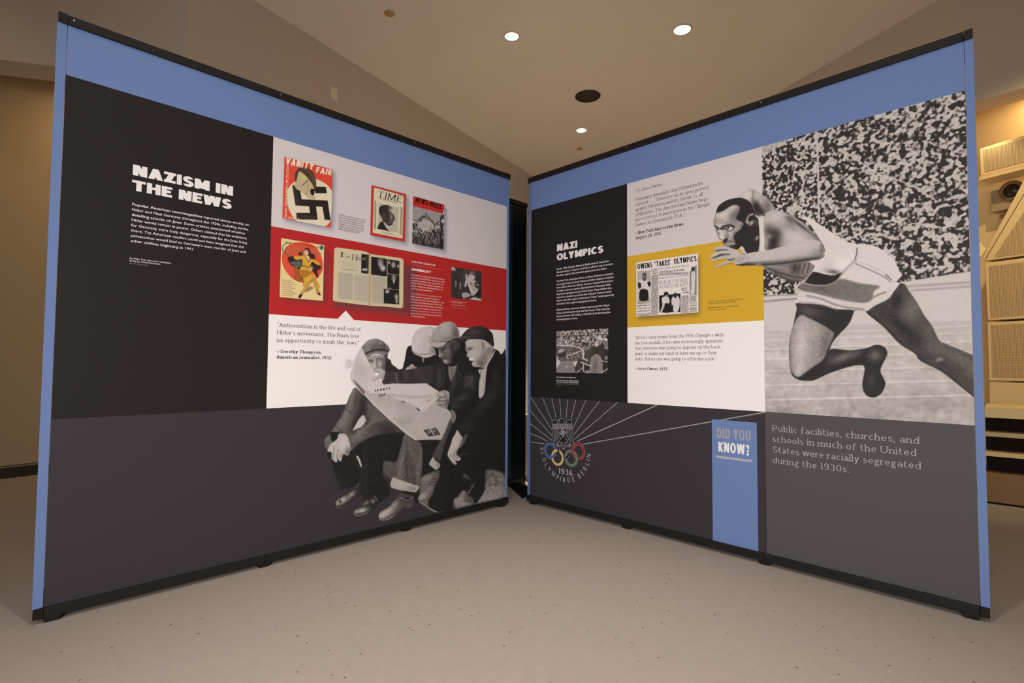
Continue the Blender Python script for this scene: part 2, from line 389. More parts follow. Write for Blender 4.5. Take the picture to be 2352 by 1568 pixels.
    def stroke(s, pts, width, c, alpha=1.0, soft=0.8, clip=True, smooth=True, taper=None):
        if smooth and len(pts) > 2: pts = smooth_poly(pts, 5, closed=False)
        y0, y1, x0, x1 = s.off if clip else (0, s.h, 0, s.w)
        if y1 <= y0: return s
        xs = [p[0] for p in pts]; ys = [p[1] for p in pts]; pad = width + 2 * soft + 2
        Xf, Yf = s.X[y0:y1, x0:x1], s.Y[y0:y1, x0:x1]
        ok = (Xf > min(xs) - pad) & (Xf < max(xs) + pad) & (Yf > min(ys) - pad) & (Yf < max(ys) + pad)
        if not ok.any(): return s
        rr = np.where(ok.any(1))[0]; cc = np.where(ok.any(0))[0]; a0, a1, b0, b1 = rr[0], rr[-1] + 1, cc[0], cc[-1] + 1
        X, Y = Xf[a0:a1, b0:b1], Yf[a0:a1, b0:b1]
        best = np.full(X.shape, 1e9); n = len(pts) - 1
        for i in range(n):
            (ax, ay), (bx, by) = pts[i], pts[i + 1]; dx, dy = bx - ax, by - ay; L2 = dx * dx + dy * dy + 1e-9
            t = np.clip(((X - ax) * dx + (Y - ay) * dy) / L2, 0, 1)
            d = np.hypot(X - ax - t * dx, Y - ay - t * dy)
            if taper:
                f = (i + t) / n; wv = width * (taper[0] + (taper[1] - taper[0]) * f) / 2
                d = d - wv
            best = np.minimum(best, d)
        if not taper: best = best - width / 2
        a = np.clip(0.5 - best / max(soft, 0.3) * 0.5, 0, 1) * alpha
        if clip: a = a * s.m[a0:a1, b0:b1]
        a = a[..., None]; sl = s.img[y0 + a0:y0 + a1, x0 + b0:x0 + b1]
        s.img[y0 + a0:y0 + a1, x0 + b0:x0 + b1] = sl * (1 - a) + s.col(c) * a
        return s
    def grain(s, amt, sc=0.8, clip=False):
        n = gblur(RNG.randn(s.h, s.w), sc / s.ppx); n /= n.std() + 1e-9
        if clip:
            y0, y1, x0, x1 = s.off; s.img[y0:y1, x0:x1] = np.clip(s.img[y0:y1, x0:x1] + (n[y0:y1, x0:x1] * s.m * amt)[..., None], 0, 1)
        else: s.img = np.clip(s.img + (n * amt)[..., None], 0, 1)
        return s
    def material(s, name, rough=0.5):
        h, w_ = s.h, s.w; im = bpy.data.images.new(name, w_, h)
        px = np.ones((h, w_, 4), np.float32); px[..., :3] = np.clip(s.img, 0, 1)
        im.pixels.foreach_set(px.ravel()); im.update(); im.pack()
        m = bpy.data.materials.new(name); m.use_nodes = True; nt = m.node_tree; b = nt.nodes['Principled BSDF']
        t = nt.nodes.new('ShaderNodeTexImage'); t.image = im; t.extension = 'EXTEND'
        nt.links.new(t.outputs['Color'], b.inputs['Base Color']); b.inputs['Roughness'].default_value = rough
        b.inputs['Specular IOR Level'].default_value = PRINT_SPEC
        return m
    def place(s, name, polys, layer, parent, label=None):
        """flat print mesh made of polygons given in photo px (mapped to the panel) or the whole raster when polys is None"""
        W2 = s.panel.W / 2
        if polys is None: polys = [[(s.u0, s.v0), (s.u1, s.v0), (s.u1, s.v1), (s.u0, s.v1)]]
        bm = bmesh.new(); uvl = bm.loops.layers.uv.new('uv')
        for P in polys:
            if len(P) == 4: V_, F_ = [Vector(q) for q in P], [(0, 1, 2, 3)]
            else:
                P = [q for i, q in enumerate(P) if math.dist(q, P[i - 1]) > 1e-4]; n = len(P)
                V_, _, F_, *_r = delaunay_2d_cdt([Vector(q) for q in P], [], [list(range(n))], 1, 1e-6)
            vs = [bm.verts.new((q[0] - W2, -layer * 0.00045 - 0.0002, q[1])) for q in V_]
            for fc in F_: bm.faces.new([vs[i] for i in fc])
        for f in bm.faces:
            for l in f.loops:
                l[uvl].uv = ((l.vert.co.x + W2 - s.u0) / (s.w * s.res), (l.vert.co.z - s.v0) / (s.h * s.res))
        me = bpy.data.meshes.new(name); bm.to_mesh(me); bm.free()
        me.materials.append(s.material(name + '_print'))
        o = bpy.data.objects.new(name, me); COL.objects.link(o); o.parent = parent
        if label: o['label'] = label
        return o
    def uvpoly(s, pts): return [s.panel.uv(*p) for p in pts]
PRINT_SPEC = 0.14
# ------------------------------------------------------------------ the room
CEIL = 3.95
def wall_strip(name, pts, z0, z1, m, thick=0.12, side=1):
    """wall along a polyline of (x, y), thickness to the outside"""
    bm = bmesh.new()
    for (a, b) in zip(pts, pts[1:]):
        a = np.array(a, float); b = np.array(b, float); d = (b - a) / np.hypot(*(b - a)); n = np.array([-d[1], d[0]]) * side * thick
        add_prism(bm, [tuple(a), tuple(b), tuple(b + n), tuple(a + n)], 'z', z0, z1)
    return tag(bm_obj(name, bm, m), kind='structure')
M_CARPET = bpy.data.materials.new('carpet'); M_CARPET.use_nodes = True
nt = M_CARPET.node_tree; b = nt.nodes['Principled BSDF']; b.inputs['Roughness'].default_value = 0.95; b.inputs['Specular IOR Level'].default_value = 0.1
tc = nt.nodes.new('ShaderNodeTexCoord')
def _n(kind, **kw):
    n = nt.nodes.new(kind)
    for k, v in kw.items(): setattr(n, k, v)
    return n
base = (166, 153, 142)
n1 = _n('ShaderNodeTexNoise'); n1.inputs['Scale'].default_value = 260; n1.inputs['Detail'].default_value = 3
n2 = _n('ShaderNodeTexNoise'); n2.inputs['Scale'].default_value = 26; n2.inputs['Detail'].default_value = 5
vo = _n('ShaderNodeTexVoronoi'); vo.inputs['Scale'].default_value = 21.0; vo.inputs['Randomness'].default_value = 1.0
for n in (n1, n2, vo): nt.links.new(tc.outputs['Object'], n.inputs['Vector'])
mx = _n('ShaderNodeMix', data_type='RGBA'); mx.inputs['A'].default_value = (*(lin(base) * 0.88), 1); mx.inputs['B'].default_value = (*(lin(base) * 1.10), 1)
nt.links.new(n1.outputs['Fac'], mx.inputs['Factor'])
mx2 = _n('ShaderNodeMix', data_type='RGBA', blend_type='MULTIPLY'); mx2.inputs['Factor'].default_value = 1
r2 = _n('ShaderNodeMapRange'); r2.inputs['From Min'].default_value = .3; r2.inputs['From Max'].default_value = .7; r2.inputs['To Min'].default_value = .965; r2.inputs['To Max'].default_value = 1.03
nt.links.new(n2.outputs['Fac'], r2.inputs['Value']); nt.links.new(mx.outputs['Result'], mx2.inputs['A']); nt.links.new(r2.outputs['Result'], mx2.inputs['B'])
# dark flecks
fl = _n('ShaderNodeMapRange'); fl.inputs['From Min'].default_value = .07; fl.inputs['From Max'].default_value = .10; fl.inputs['To Min'].default_value = 1; fl.inputs['To Max'].default_value = 0
nt.links.new(vo.outputs['Distance'], fl.inputs['Value'])
sel = _n('ShaderNodeSeparateColor'); nt.links.new(vo.outputs['Color'], sel.inputs['Color'])
gt = _n('ShaderNodeMath', operation='GREATER_THAN'); gt.inputs[1].default_value = .45; nt.links.new(sel.outputs['Red'], gt.inputs[0])
mu = _n('ShaderNodeMath', operation='MULTIPLY'); nt.links.new(fl.outputs['Result'], mu.inputs[0]); nt.links.new(gt.outputs[0], mu.inputs[1])
mu2 = _n('ShaderNodeMath', operation='MULTIPLY'); mu2.inputs[1].default_value = .75; nt.links.new(mu.outputs[0], mu2.inputs[0])
mx3 = _n('ShaderNodeMix', data_type='RGBA'); mx3.inputs['B'].default_value = (*lin((74, 56, 46)), 1)
nt.links.new(mx2.outputs['Result'], mx3.inputs['A']); nt.links.new(mu2.outputs[0], mx3.inputs['Factor']); nt.links.new(mx3.outputs['Result'], b.inputs['Base Color'])
bp = _n('ShaderNodeBump'); bp.inputs['Strength'].default_value = .35; bp.inputs['Distance'].default_value = .004
nt.links.new(n1.outputs['Fac'], bp.inputs['Height']); nt.links.new(bp.outputs['Normal'], b.inputs['Normal'])

M_WALL = mat('painted_plaster', (192, 176, 158), 0.85, 0.15, noise=(3.0, 0.03), bump=(180, 0.06))
M_CEIL = mat('ceiling_plaster', (212, 202, 188), 0.9, 0.1, noise=(2.0, 0.03))
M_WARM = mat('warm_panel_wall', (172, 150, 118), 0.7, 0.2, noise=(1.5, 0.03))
M_CREAM = mat('cream_lacquer', (226, 198, 144), 0.5, 0.3, noise=(4, .02))
M_SHADOWGAP = mat('dark_gap', (36, 28, 20), 0.9, 0.1)
M_DARKTRIM = mat('dark_skirting', (48, 38, 28), 0.6, 0.3, noise=(20, .1))
floor = tag(mesh_obj('floor', [(-8, -5, 0), (8, -5, 0), (8, 12, 0), (-8, 12, 0)], [(0, 1, 2, 3)], M_CARPET), kind='structure')
ceiling = tag(mesh_obj('ceiling', [(-8, -5, CEIL), (8, -5, CEIL), (8, 12, CEIL), (-8, 12, CEIL)], [(3, 2, 1, 0)], M_CEIL), kind='structure')
# left bulkhead: face turns a corner behind the left display
HL = 3.0
LC = (-2.45, 3.96)                      # corner of the two faces
LD = (0.511, 0.8596)
L_end = (1.28, 10.24)
L_far = (LC[0] - 0.965 * 5.2, LC[1] - 0.262 * 5.2)
wall_strip('wall_left_bulkhead', [L_far, LC], HL, CEIL, M_WALL, 0.245, 1)
wall_strip('wall_left_upper', [LC, (-1.2, 6.06)], HL, CEIL, M_WALL, 0.245, 1)
wall_strip('wall_left', [(-1.2, 6.06), L_end], 0, CEIL, M_WALL, 0.245, 1)
# recessed lower wall on the left
lw = lambda a: (-3.97 + 0.6 * a, 4.4 + 0.8 * a)
wall_strip('wall_left_recess', [lw(-4.5), lw(1.9)], 0, CEIL, M_WARM, 0.1, 1)
wall_strip('wall_left_return', [lw(1.9), (-1.3, 6.0)], 0, CEIL, M_WALL, 0.1, 1)
wall_strip('baseboard_left', [lw(-4.5), lw(1.9)], 0, 0.082, M_DARKTRIM, -0.015, 1)
wall_strip('trim_1', [lw(-4.5), lw(1.9)], 0.092, 0.098, M_DARKTRIM, -0.004, 1)
# right bulkhead
RC = (3.527, 4.27)
R_far = (RC[0] + 0.634 * 5.5, RC[1] - 0.774 * 5.5)
wall_strip('wall_right', [L_end, (2.35, 7.4)], 0, CEIL, M_WALL, 0.245, 1)
wall_strip('wall_right_upper', [(2.35, 7.4), RC], HL, CEIL, M_WALL, 0.245, 1)
wall_strip('wall_right_bulkhead', [RC, R_far], HL, CEIL, M_WALL, 0.245, 1)
rw = lambda a, off=0.0: (3.97 + 0.457 * a + 0.889 * off, 4.4 - 0.889 * a + 0.457 * off)
wall_strip('wall_right_recess', [rw(-3.2, 0.36), rw(5.5, 0.36)], 0, CEIL, M_CREAM, 0.1, 1)
wall_strip('wall_right_return', [(2.5, 7.3), rw(-3.2, 0.36)], 0, CEIL, M_WALL, 0.1, 1)
# room behind the camera
wall_strip('wall_back', [(8, -5), (-8, -5)], 0, CEIL, M_WALL, 0.1, 1)
wall_strip('wall_left_rear', [(-8, -5), (-8, 12)], 0, CEIL, M_WALL, 0.1, 1)
wall_strip('wall_right_rear', [(8, 12), (8, -5)], 0, CEIL, M_WALL, 0.1, 1)

# ------------------------------------------------------------------ ceiling fittings
M_BULB = emit('lamp_glow', (255, 246, 226), 7.0)
M_TRIMW = mat('ivory_metal', (205, 186, 156), 0.5, 0.4)
M_BLACKMETAL = mat('speaker_black', (38, 30, 22), 0.5, 0.4)
def downlight(x, y, r, label):
    p = at_z(x, y, CEIL); t = tag(empty('downlight', (p[0], p[1], CEIL)), label, 'downlight', 'recessed ceiling downlights')
    bm = bmesh.new(); add_lathe(bm, [(r * 1.14, -0.001), (r * 1.14, -0.006), (r * 1.0, -0.008), (r * 0.98, -0.001)], 40); bm_obj('trim_ring', bm, M_TRIMW, t, True)
    bm = bmesh.new(); add_cyl(bm, (0, 0), r * 0.98, -0.0055, -0.002, 40); bm_obj('lens', bm, M_BULB, t)
downlight(1175.5, 82.5, 0.064, 'glowing round ceiling downlight left of the other one near the top edge')
downlight(1567, 67.5, 0.074, 'glowing round ceiling downlight nearest the top edge, furthest right')
downlight(1335.5, 298.5, 0.064, 'small distant glowing downlight below the black ceiling speaker')
p = at_z(1350, 220.5, CEIL); t = tag(empty('ceiling_speaker', (p[0], p[1], CEIL)), 'round black speaker grille set in the beige ceiling', 'speaker')
bm = bmesh.new(); add_lathe(bm, [(.142, -.001), (.142, -.006), (.134, -.010), (.130, -.006)], 48); bm_obj('rim', bm, M_BLACKMETAL, t, True)
bm = bmesh.new(); add_lathe(bm, [(.130, -.003), (.130, -.006), (.08, -.010), (.01, -.012)], 48); bm_obj('grille', bm, mat('speaker_mesh', (52, 44, 30), .6, .3, noise=(400, .35)), t, True)
bm = bmesh.new(); add_cyl(bm, (-.02, -.118), .006, -.014, -.006, 10); bm_obj('screw', bm, mat('steel', (200, 200, 195), .3, .6, .8), t)
M_DET = mat('detector_plastic', (168, 140, 104), .5, .3)
def disc_det(x, y, r, h, name, label, cat):
    p = at_z(x, y, CEIL); t = tag(empty(name, (p[0], p[1], CEIL)), label, cat)
    bm = bmesh.new(); add_lathe(bm, [(r, -.001), (r, -.35 * h), (r * .82, -.6 * h), (r * .8, -.62 * h)], 28); bm_obj('base_plate', bm, M_DET, t, True)
    bm = bmesh.new(); add_lathe(bm, [(r * .6, -.55 * h), (r * .6, -.9 * h), (r * .45, -h), (r * .05, -h)], 28); bm_obj('cap', bm, M_DET, t, True)
disc_det(894.5, 30, 0.046, 0.012, 'sprinkler_cap', 'tan round sprinkler cover on the ceiling above the left display', 'sprinkler')
disc_det(1331, 341, 0.042, 0.014, 'sprinkler_cap', 'pale round sprinkler cover beyond the most distant downlight', 'sprinkler')
p = at_z(1168, 130, CEIL); t = tag(empty('access_plate', (p[0], p[1], CEIL)), 'faint round ceiling plate painted over below the left downlight', 'plate')
bm = bmesh.new(); add_lathe(bm, [(.055, 0), (.055, -.002), (.05, -.003), (.01, -.003)], 32); bm_obj('disc', bm, M_CEIL, t, True)
# blank switch plate high on the left wall
def on_wall(x, y, p0, d):
    n = np.array([d[1], -d[0]]); r = ray(x, y); tt = (np.array(p0) @ n) / (r[:2] @ n); return EYE + r * tt
ld = np.array(LD) / np.hypot(*LD)
q = on_wall(767, 215, LC, ld)
t = tag(empty('wall_plate', tuple(q), math.atan2(ld[1], ld[0])), 'blank off-white cover plate high on the wall above left display', 'wall plate')
z_h = abs(on_wall(767, 200, LC, ld)[2] - on_wall(767, 229, LC, ld)[2]) / 2 * .95
wd = z_h * .62
bm = bmesh.new(); add_box(bm, -wd, wd, -.007, -.0005, -z_h, z_h, .002); bm_obj('plate', bm, mat('plate_ivory', (222, 204, 182), .4, .4), t)
for s in (-1, 1):
    bm = bmesh.new(); add_prism(bm, [(.004 * math.cos(a * math.pi / 4), s * z_h * .6 + .004 * math.sin(a * math.pi / 4)) for a in range(8)], 'y', -.0085, -.006)
    bm_obj('screw', bm, mat('screw_dark', (90, 74, 60), .4, .5), t)

# ------------------------------------------------------------------ acoustic panels on the right
RWA = math.atan2(-0.889, 0.457)
def rw_uv(x, y):
    """photo px -> (a, z) on the right recess face"""
    P = on_wall(x, y, (3.97, 4.4), np.array([0.457, -0.889])); return float((P[:2] - np.array([3.97, 4.4])) @ np.array([0.457, -0.889])), float(P[2])
M_PERF = bpy.data.materials.new('perforated_panel'); M_PERF.use_nodes = True
nt = M_PERF.node_tree; b = nt.nodes['Principled BSDF']; b.inputs['Roughness'].default_value = .55
tc = nt.nodes.new('ShaderNodeTexCoord'); vm = nt.nodes.new('ShaderNodeVectorMath'); vm.operation = 'MULTIPLY'; vm.inputs[1].default_value = (112, 0, 112)
nt.links.new(tc.outputs['Object'], vm.inputs[0])
fr = nt.nodes.new('ShaderNodeVectorMath'); fr.operation = 'FRACTION'; nt.links.new(vm.outputs[0], fr.inputs[0])
sb = nt.nodes.new('ShaderNodeVectorMath'); sb.operation = 'SUBTRACT'; sb.inputs[1].default_value = (.5, 0, .5); nt.links.new(fr.outputs[0], sb.inputs[0])
ln = nt.nodes.new('ShaderNodeVectorMath'); ln.operation = 'LENGTH'; nt.links.new(sb.outputs[0], ln.inputs[0])
mr = nt.nodes.new('ShaderNodeMapRange'); mr.inputs['From Min'].default_value = .28; mr.inputs['From Max'].default_value = .38; nt.links.new(ln.outputs['Value'], mr.inputs['Value'])
mx = nt.nodes.new('ShaderNodeMix'); mx.data_type = 'RGBA'; mx.inputs['A'].default_value = (*lin((104, 74, 38)), 1); mx.inputs['B'].default_value = (*lin((214, 186, 134)), 1)
nt.links.new(mr.outputs['Result'], mx.inputs['Factor']); nt.links.new(mx.outputs['Result'], b.inputs['Base Color'])
def acoustic(label, poly_px, inset_px, depth=0.45, name='acoustic_panel', cat='panel', perf=True):
    a0 = [rw_uv(*p) for p in poly_px]; am = (sum(a for a, _ in a0) / len(a0)); zm = min(z for _, z in a0)
    base = rw(am); t = tag(empty(name, (base[0], base[1], zm), RWA), label, cat, 'acoustic panels on the right wall' if cat == 'panel' else None)
    P = [(a - am, z - zm) for a, z in a0]
    bm = bmesh.new(); add_prism(bm, P, 'y', 0.0, depth); bmesh.ops.bevel(bm, geom=bm.edges[:], offset=.004, segments=1, affect='EDGES')
    bm_obj('frame', bm, M_CREAM, t)
    if perf:
        I = [rw_uv(*p) for p in inset_px]; I = [(a - am, z - zm) for a, z in I]
        bm = bmesh.new(); add_prism(bm, I, 'y', -0.003, 0.002); bm_obj('perforated_face', bm, M_PERF, t)
    return t
# px corners: left edge is hidden a little behind the display, right side runs out of the frame
def ext(pl, pr, k=3.9):  # extend a line from pl through pr
    return (pl[0] + (pr[0] - pl[0]) * k, pl[1] + (pr[1] - pl[1]) * k)
acoustic('uppermost perforated cream acoustic panel, lit brightly along its top edge', [(2252, 404), ext((2252, 404), (2352, 379.5)), ext((2249, 342), (2352, 310)), (2249, 342)],
         [(2262, 395), ext((2262, 395), (2352, 372)), ext((2259, 345), (2352, 318.5)), (2259, 345)], 0.2)
acoustic('triangular perforated cream acoustic panel with a sloping left edge', [(2261, 599), ext((2261, 599), (2352, 587), 4.0), (2625, 323), (2396, 381), (2352, 448)],
         [(2283, 591), ext((2283, 591), (2352, 581.5), 4.8), (2614, 334), (2410, 392), (2352, 486)], 0.25)
acoustic('upper square perforated cream acoustic panel below the triangular one', [(2268.5, 735.5), ext((2268.5, 735.5), (2352, 731), 4.0), ext((2262, 604), (2352, 592), 4.0), (2262, 604)],
         [(2275.5, 729.5), ext((2275.5, 729.5), (2352, 724), 4.0), ext((2271, 612), (2352, 601), 4.0), (2271, 612)], 0.25)
acoustic('lower square perforated cream acoustic panel above the plain board', [(2271.5, 873.5), ext((2271.5, 873.5), (2352, 875.5), 4.0), ext((2267.5, 740.5), (2352, 736), 4.0), (2267.5, 740.5)],
         [(2279.5, 865.5), ext((2279.5, 865.5), (2352, 867), 4.0), ext((2275.5, 747), (2352, 743.5), 4.0), (2275.5, 747)], 0.45)
acoustic('plain cream board without holes under the acoustic panels', [(2272.5, 932), ext((2272.5, 932), (2352, 937), 4.0), ext((2272, 877), (2352, 879), 4.0), (2272, 877)], None, 0.45, 'plain_board', 'board', False)
# sloping frame rail, left of the triangle
def rail(name, px, m, y0, y1, label, cat):
    a = [rw_uv(*p) for p in px]; am = sum(x for x, _ in a) / len(a); zm = min(z for _, z in a)
    base = rw(am); bm = bmesh.new(); add_prism(bm, [(x - am, z - zm) for x, z in a], 'y', y0, y1)
    o = bm_obj(name, bm, m); o.location = (base[0], base[1], zm); o.rotation_euler = (0, 0, RWA); return tag(o, label, cat)
rail('sloping_rail', [(2261, 596), (2351, 446), (2390, 384), (2372, 388), (2352, 413), (2257.5, 591)], M_CREAM, 0.0, 0.20, 'cream diagonal rail running up beside the triangular acoustic panel', 'rail')
rail('shelf_edge', [(2251, 415), ext((2251, 415), (2352, 389)), ext((2251, 406), (2352, 381.5)), (2251, 406)], M_CREAM, -0.015, 0.19, 'cream ledge directly under the uppermost acoustic panel', 'ledge')
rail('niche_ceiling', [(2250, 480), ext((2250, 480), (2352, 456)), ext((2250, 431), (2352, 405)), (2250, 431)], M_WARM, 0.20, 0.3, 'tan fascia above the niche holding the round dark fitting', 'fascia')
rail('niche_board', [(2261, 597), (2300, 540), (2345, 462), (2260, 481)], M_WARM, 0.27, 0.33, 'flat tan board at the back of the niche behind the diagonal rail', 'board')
rail('niche_light_patch', [(2250, 556), (2268, 572.5), (2259, 589), (2250, 589)], mat('niche_light_cream', (250, 226, 160), .5, .3), -0.03, -0.004, 'small bright triangle standing in for niche light at the foot of the diagonal rail', 'light patch')  # pale triangle puts the light of the niche into colour
# round recessed fitting
P = on_wall(2324, 437.5, rw(0, .195), np.array([0.457, -0.889]))
t = tag(empty('niche_spotlight', tuple(P), RWA), 'unlit round recessed spotlight with dark centre above the niche', 'spotlight')
def add_ring_y(bm, prof, n=36):
    rings = [[bm.verts.new((r * math.cos(2 * math.pi * i / n), y, r * math.sin(2 * math.pi * i / n))) for i in range(n)] for r, y in prof]
    for a, c in zip(rings, rings[1:]):
        for i in range(n): bm.faces.new((a[i], a[(i + 1) % n], c[(i + 1) % n], c[i]))
    bm.faces.new(rings[0]); bm.faces.new(rings[-1])
bm = bmesh.new(); add_ring_y(bm, [(.082, 0), (.082, -.012), (.062, -.016), (.058, -.006)]); bm_obj('collar', bm, mat('fitting_brown', (138, 106, 66), .5, .4), t, True)
bm = bmesh.new(); add_ring_y(bm, [(.058, -.005), (.046, -.008), (.030, -.022), (.004, -.026)]); bm_obj('dark_lamp', bm, mat('fitting_dark', (46, 32, 18), .35, .5), t, True)
# ledge and stepped dark slots
def low_uv(x, y):
    d = np.array([0.7396, -0.673]); P = on_wall(x, y, LP0, d); return float((P[:2] - LP0) @ d), float(P[2])
LP0 = np.array([3.30, 3.72]); LA = math.atan2(-0.673, 0.7396)
def lowrail(name, x0px, ytop, ybot, m, y0, y1, parent):
    (a0, z1), (_, z0) = low_uv(x0px, ytop), low_uv(x0px, ybot)
    return box_obj(name, a0, a0 + 1.9, y0, y1, z0, z1, m, parent)
st = tag(empty('stage_steps', (LP0[0], LP0[1], 0), LA), 'low cream stepped platform with dark slots, right of the right display', 'steps')
M_TAN = mat('tan_board', (140, 108, 70), .6, .3, noise=(6, .05)); M_DKS = mat('slot_dark', (30, 20, 12), .8, .2)
lowrail('ledge', 2262, 934, 957, M_CREAM, -.05, .5, st)
lowrail('tread', 2262, 991, 1001, M_CREAM, 0.0, .5, st)
lowrail('tread', 2262, 1036, 1046, M_CREAM, 0.0, .5, st)
lowrail('slot_back', 2262, 957, 1084, M_DKS, 0.12, .4, st)
lowrail('riser_board', 2262, 1084, 1150, M_TAN, 0.0, .5, st)
z0 = low_uv(2262, 1150)[1]
box_obj('toe_gap', low_uv(2262, 1150)[0], low_uv(2262, 1150)[0] + 1.9, .02, .4, 0.0, z0, M_DKS, st)
# lights of the recesses
light('cove_light_left', 'AREA', (lw(0.9)[0] - .12, lw(0.9)[1] - .35, 3.35), (lw(0.9)[0] + .15, lw(0.9)[1], 2.0), 22.0, (1.0, 0.72, 0.36), shape='RECTANGLE', size=1.6, size_y=.1)
light('cove_light_right', 'AREA', (rw(0.3, .18)[0], rw(0.3, .18)[1], 3.25), (rw(.3, .0)[0], rw(.3, .0)[1], 2.2), 7.0, (1.0, 0.76, 0.42), shape='RECTANGLE', size=.25, size_y=.1)
light('stage_downlight', 'SPOT', (2.95, 2.6, 3.9), (3.9, 4.2, 1.2), 210.0, (1.0, 0.78, 0.46), spot_size=math.radians(60), spot_blend=.8, shadow_soft_size=.06)
light('left_wall_wash', 'SPOT', (-3.6, 2.2, 3.9), (-4.0, 4.4, 1.6), 18.0, (1.0, 0.72, 0.4), spot_size=math.radians(70), spot_blend=1, shadow_soft_size=.08)

light('panel_top_lamp', 'SPOT', (rw(-0.02, -.10)[0], rw(-0.02, -.10)[1], 2.93), (rw(-0.02, .0)[0], rw(-.02, .0)[1], 2.55), 7.0, (1.0, 0.84, 0.56), spot_size=math.radians(95), spot_blend=1, shadow_soft_size=.03)
# ------------------------------------------------------------------ the two pop-up display walls
PL = Plane((-1.6603, 1.9743), (-0.0407, 3.6205)); PR = Plane((0.1278, 3.6888), (1.7246, 2.0369))
Z_TOP, Z_T, Z_B, Z_BB = 2.209, 2.1748, 0.0525, 0.0169
M_BAR = mat('black_bar', (30, 27, 25), 0.55, 0.25); M_BARD = mat('black_foot', (24, 21, 18), 0.5, 0.3)
BLUE = (109, 131, 178)
def pm(name, rgb): return mat(name, rgb, 0.5, 0.14)
M_BLUE = pm('print_blue', BLUE); M_WHITE = pm('print_white', (245, 238, 234)); M_BODY = mat('fabric_back', (40, 40, 42), .9, .1)
M_SCREW = mat('bright_screw', (190, 190, 185), .3, .6, .6)
def rect_uv(panel, u0, u1, v0, v1, name, m, layer, parent):
    W2 = panel.W / 2; y = -layer * 0.00045 - 0.0002
    return mesh_obj(name, [(u0 - W2, y, v0), (u1 - W2, y, v0), (u1 - W2, y, v1), (u0 - W2, y, v1)], [(0, 1, 2, 3)], m, parent)
def display(panel, label, ends, joints, feet_px, name='display_wall', prints=True, group=None):
    W2 = panel.W / 2; c = (panel.p0 + panel.p1) / 2
    t = tag(empty(name, (c[0], c[1], 0), panel.ang), label, 'display', group)
    # depth frame and cloth-covered body
    bm = bmesh.new(); add_box(bm, -W2 + .05, W2 - .05, .004, .26, Z_BB + .01, Z_TOP - .006, .004); bm_obj('body', bm, M_BODY, t)
    rect_uv(panel, 0, panel.W, Z_B, Z_T, 'graphic_sheet', M_BLUE if prints else M_BODY, 0, t)
    us = [0.0] + [panel.u_at(x, Z_TOP) for x in joints] + [panel.W]
    for a, b in zip(us, us[1:]):
        bm = bmesh.new(); add_box(bm, a - W2 + .0012, b - W2 - .0012, -.011, .03, Z_T, Z_TOP, .003); bm_obj('top_bar', bm, M_BAR, t)
    for u in us:
        for s in (-1, 1):
            uu = u + s * .016
            if 0 < uu < panel.W:
                bm = bmesh.new(); add_prism(bm, [(uu - W2 + .0032 * math.cos(k * math.pi / 4), Z_TOP - .014 + .0032 * math.sin(k * math.pi / 4)) for k in range(8)], 'y', -.0128, -.010)
                bm_obj('screw', bm, M_SCREW if s > 0 else M_BARD, t)
    for a, b in zip(us, us[1:]):
        bm = bmesh.new(); add_box(bm, a - W2 + .0006, b - W2 - .0006, -.013, .03, Z_BB, Z_B, .003); bm_obj('bottom_bar', bm, M_BAR, t)
    for x in feet_px:
        u = panel.u_at(x, .01) if x > 5 else (x if x >= 0 else panel.W + x)
        bm = bmesh.new(); add_prism(bm, [(u - W2 - .030, Z_BB + .002), (u - W2 - .020, 0), (u - W2 + .020, 0), (u - W2 + .030, Z_BB + .002)], 'y', -.012, .045)
        bm_obj('foot', bm, M_BARD, t)
    # wrap-around end strips
    for k, e in enumerate(ends):
        e = np.array(e) ; l = ((e - c) @ panel.d, -(e - c) @ panel.n)   # local x, y(back)
        xs = -W2 if k == 0 else W2; sg = -1 if k == 0 else 1
        d = np.array([l[0] - xs, l[1]]); L = np.hypot(*d); d /= L; nn = np.array([-d[1], d[0]]) * (-sg)
        if nn[1] > 0: nn = -nn
        def strip(nm, z0, z1, m, off, th, gap=0.0015):
            a = np.array([xs, 0.0]) + d * gap + nn * off; b = np.array([xs, 0.0]) + d * L + nn * off
            back = -nn * th
            # continues round the corner
            r1 = b + np.array([-sg * .004, .012]); r2 = b + np.array([-sg * .036, .22])
            pts = [tuple(a), tuple(b), tuple(r1), tuple(r2), tuple(r2 - np.array([sg * th, 0])), tuple(a + back)]
            bm = bmesh.new(); add_prism(bm, pts, 'z', z0, z1); return bm_obj(nm, bm, m, t)
        strip('side_strip', Z_B, Z_T, M_BLUE if prints else M_BODY, 0.0, .006)
        strip('end_cap', Z_T, Z_TOP + .002, M_BAR, .009, .02)
        strip('end_cap', Z_BB, Z_B, M_BARD, .010, .02)
    return t
DL = display(PL, 'left angled display wall headed NAZISM IN THE NEWS in white letters', [(-1.6793, 1.95), (-0.0237, 3.6381)], (635, 945), (.025, 605, 932, -.03))
DR = display(PR, 'right angled display wall headed NAZI OLYMPICS with large sprinter photograph', [(0.1107, 3.7172), (1.7439, 2.0162)], (1437, 1742), (.03, 1440, 1758, -.025))

def uvq(panel, x, y): return panel.uv(x, y)
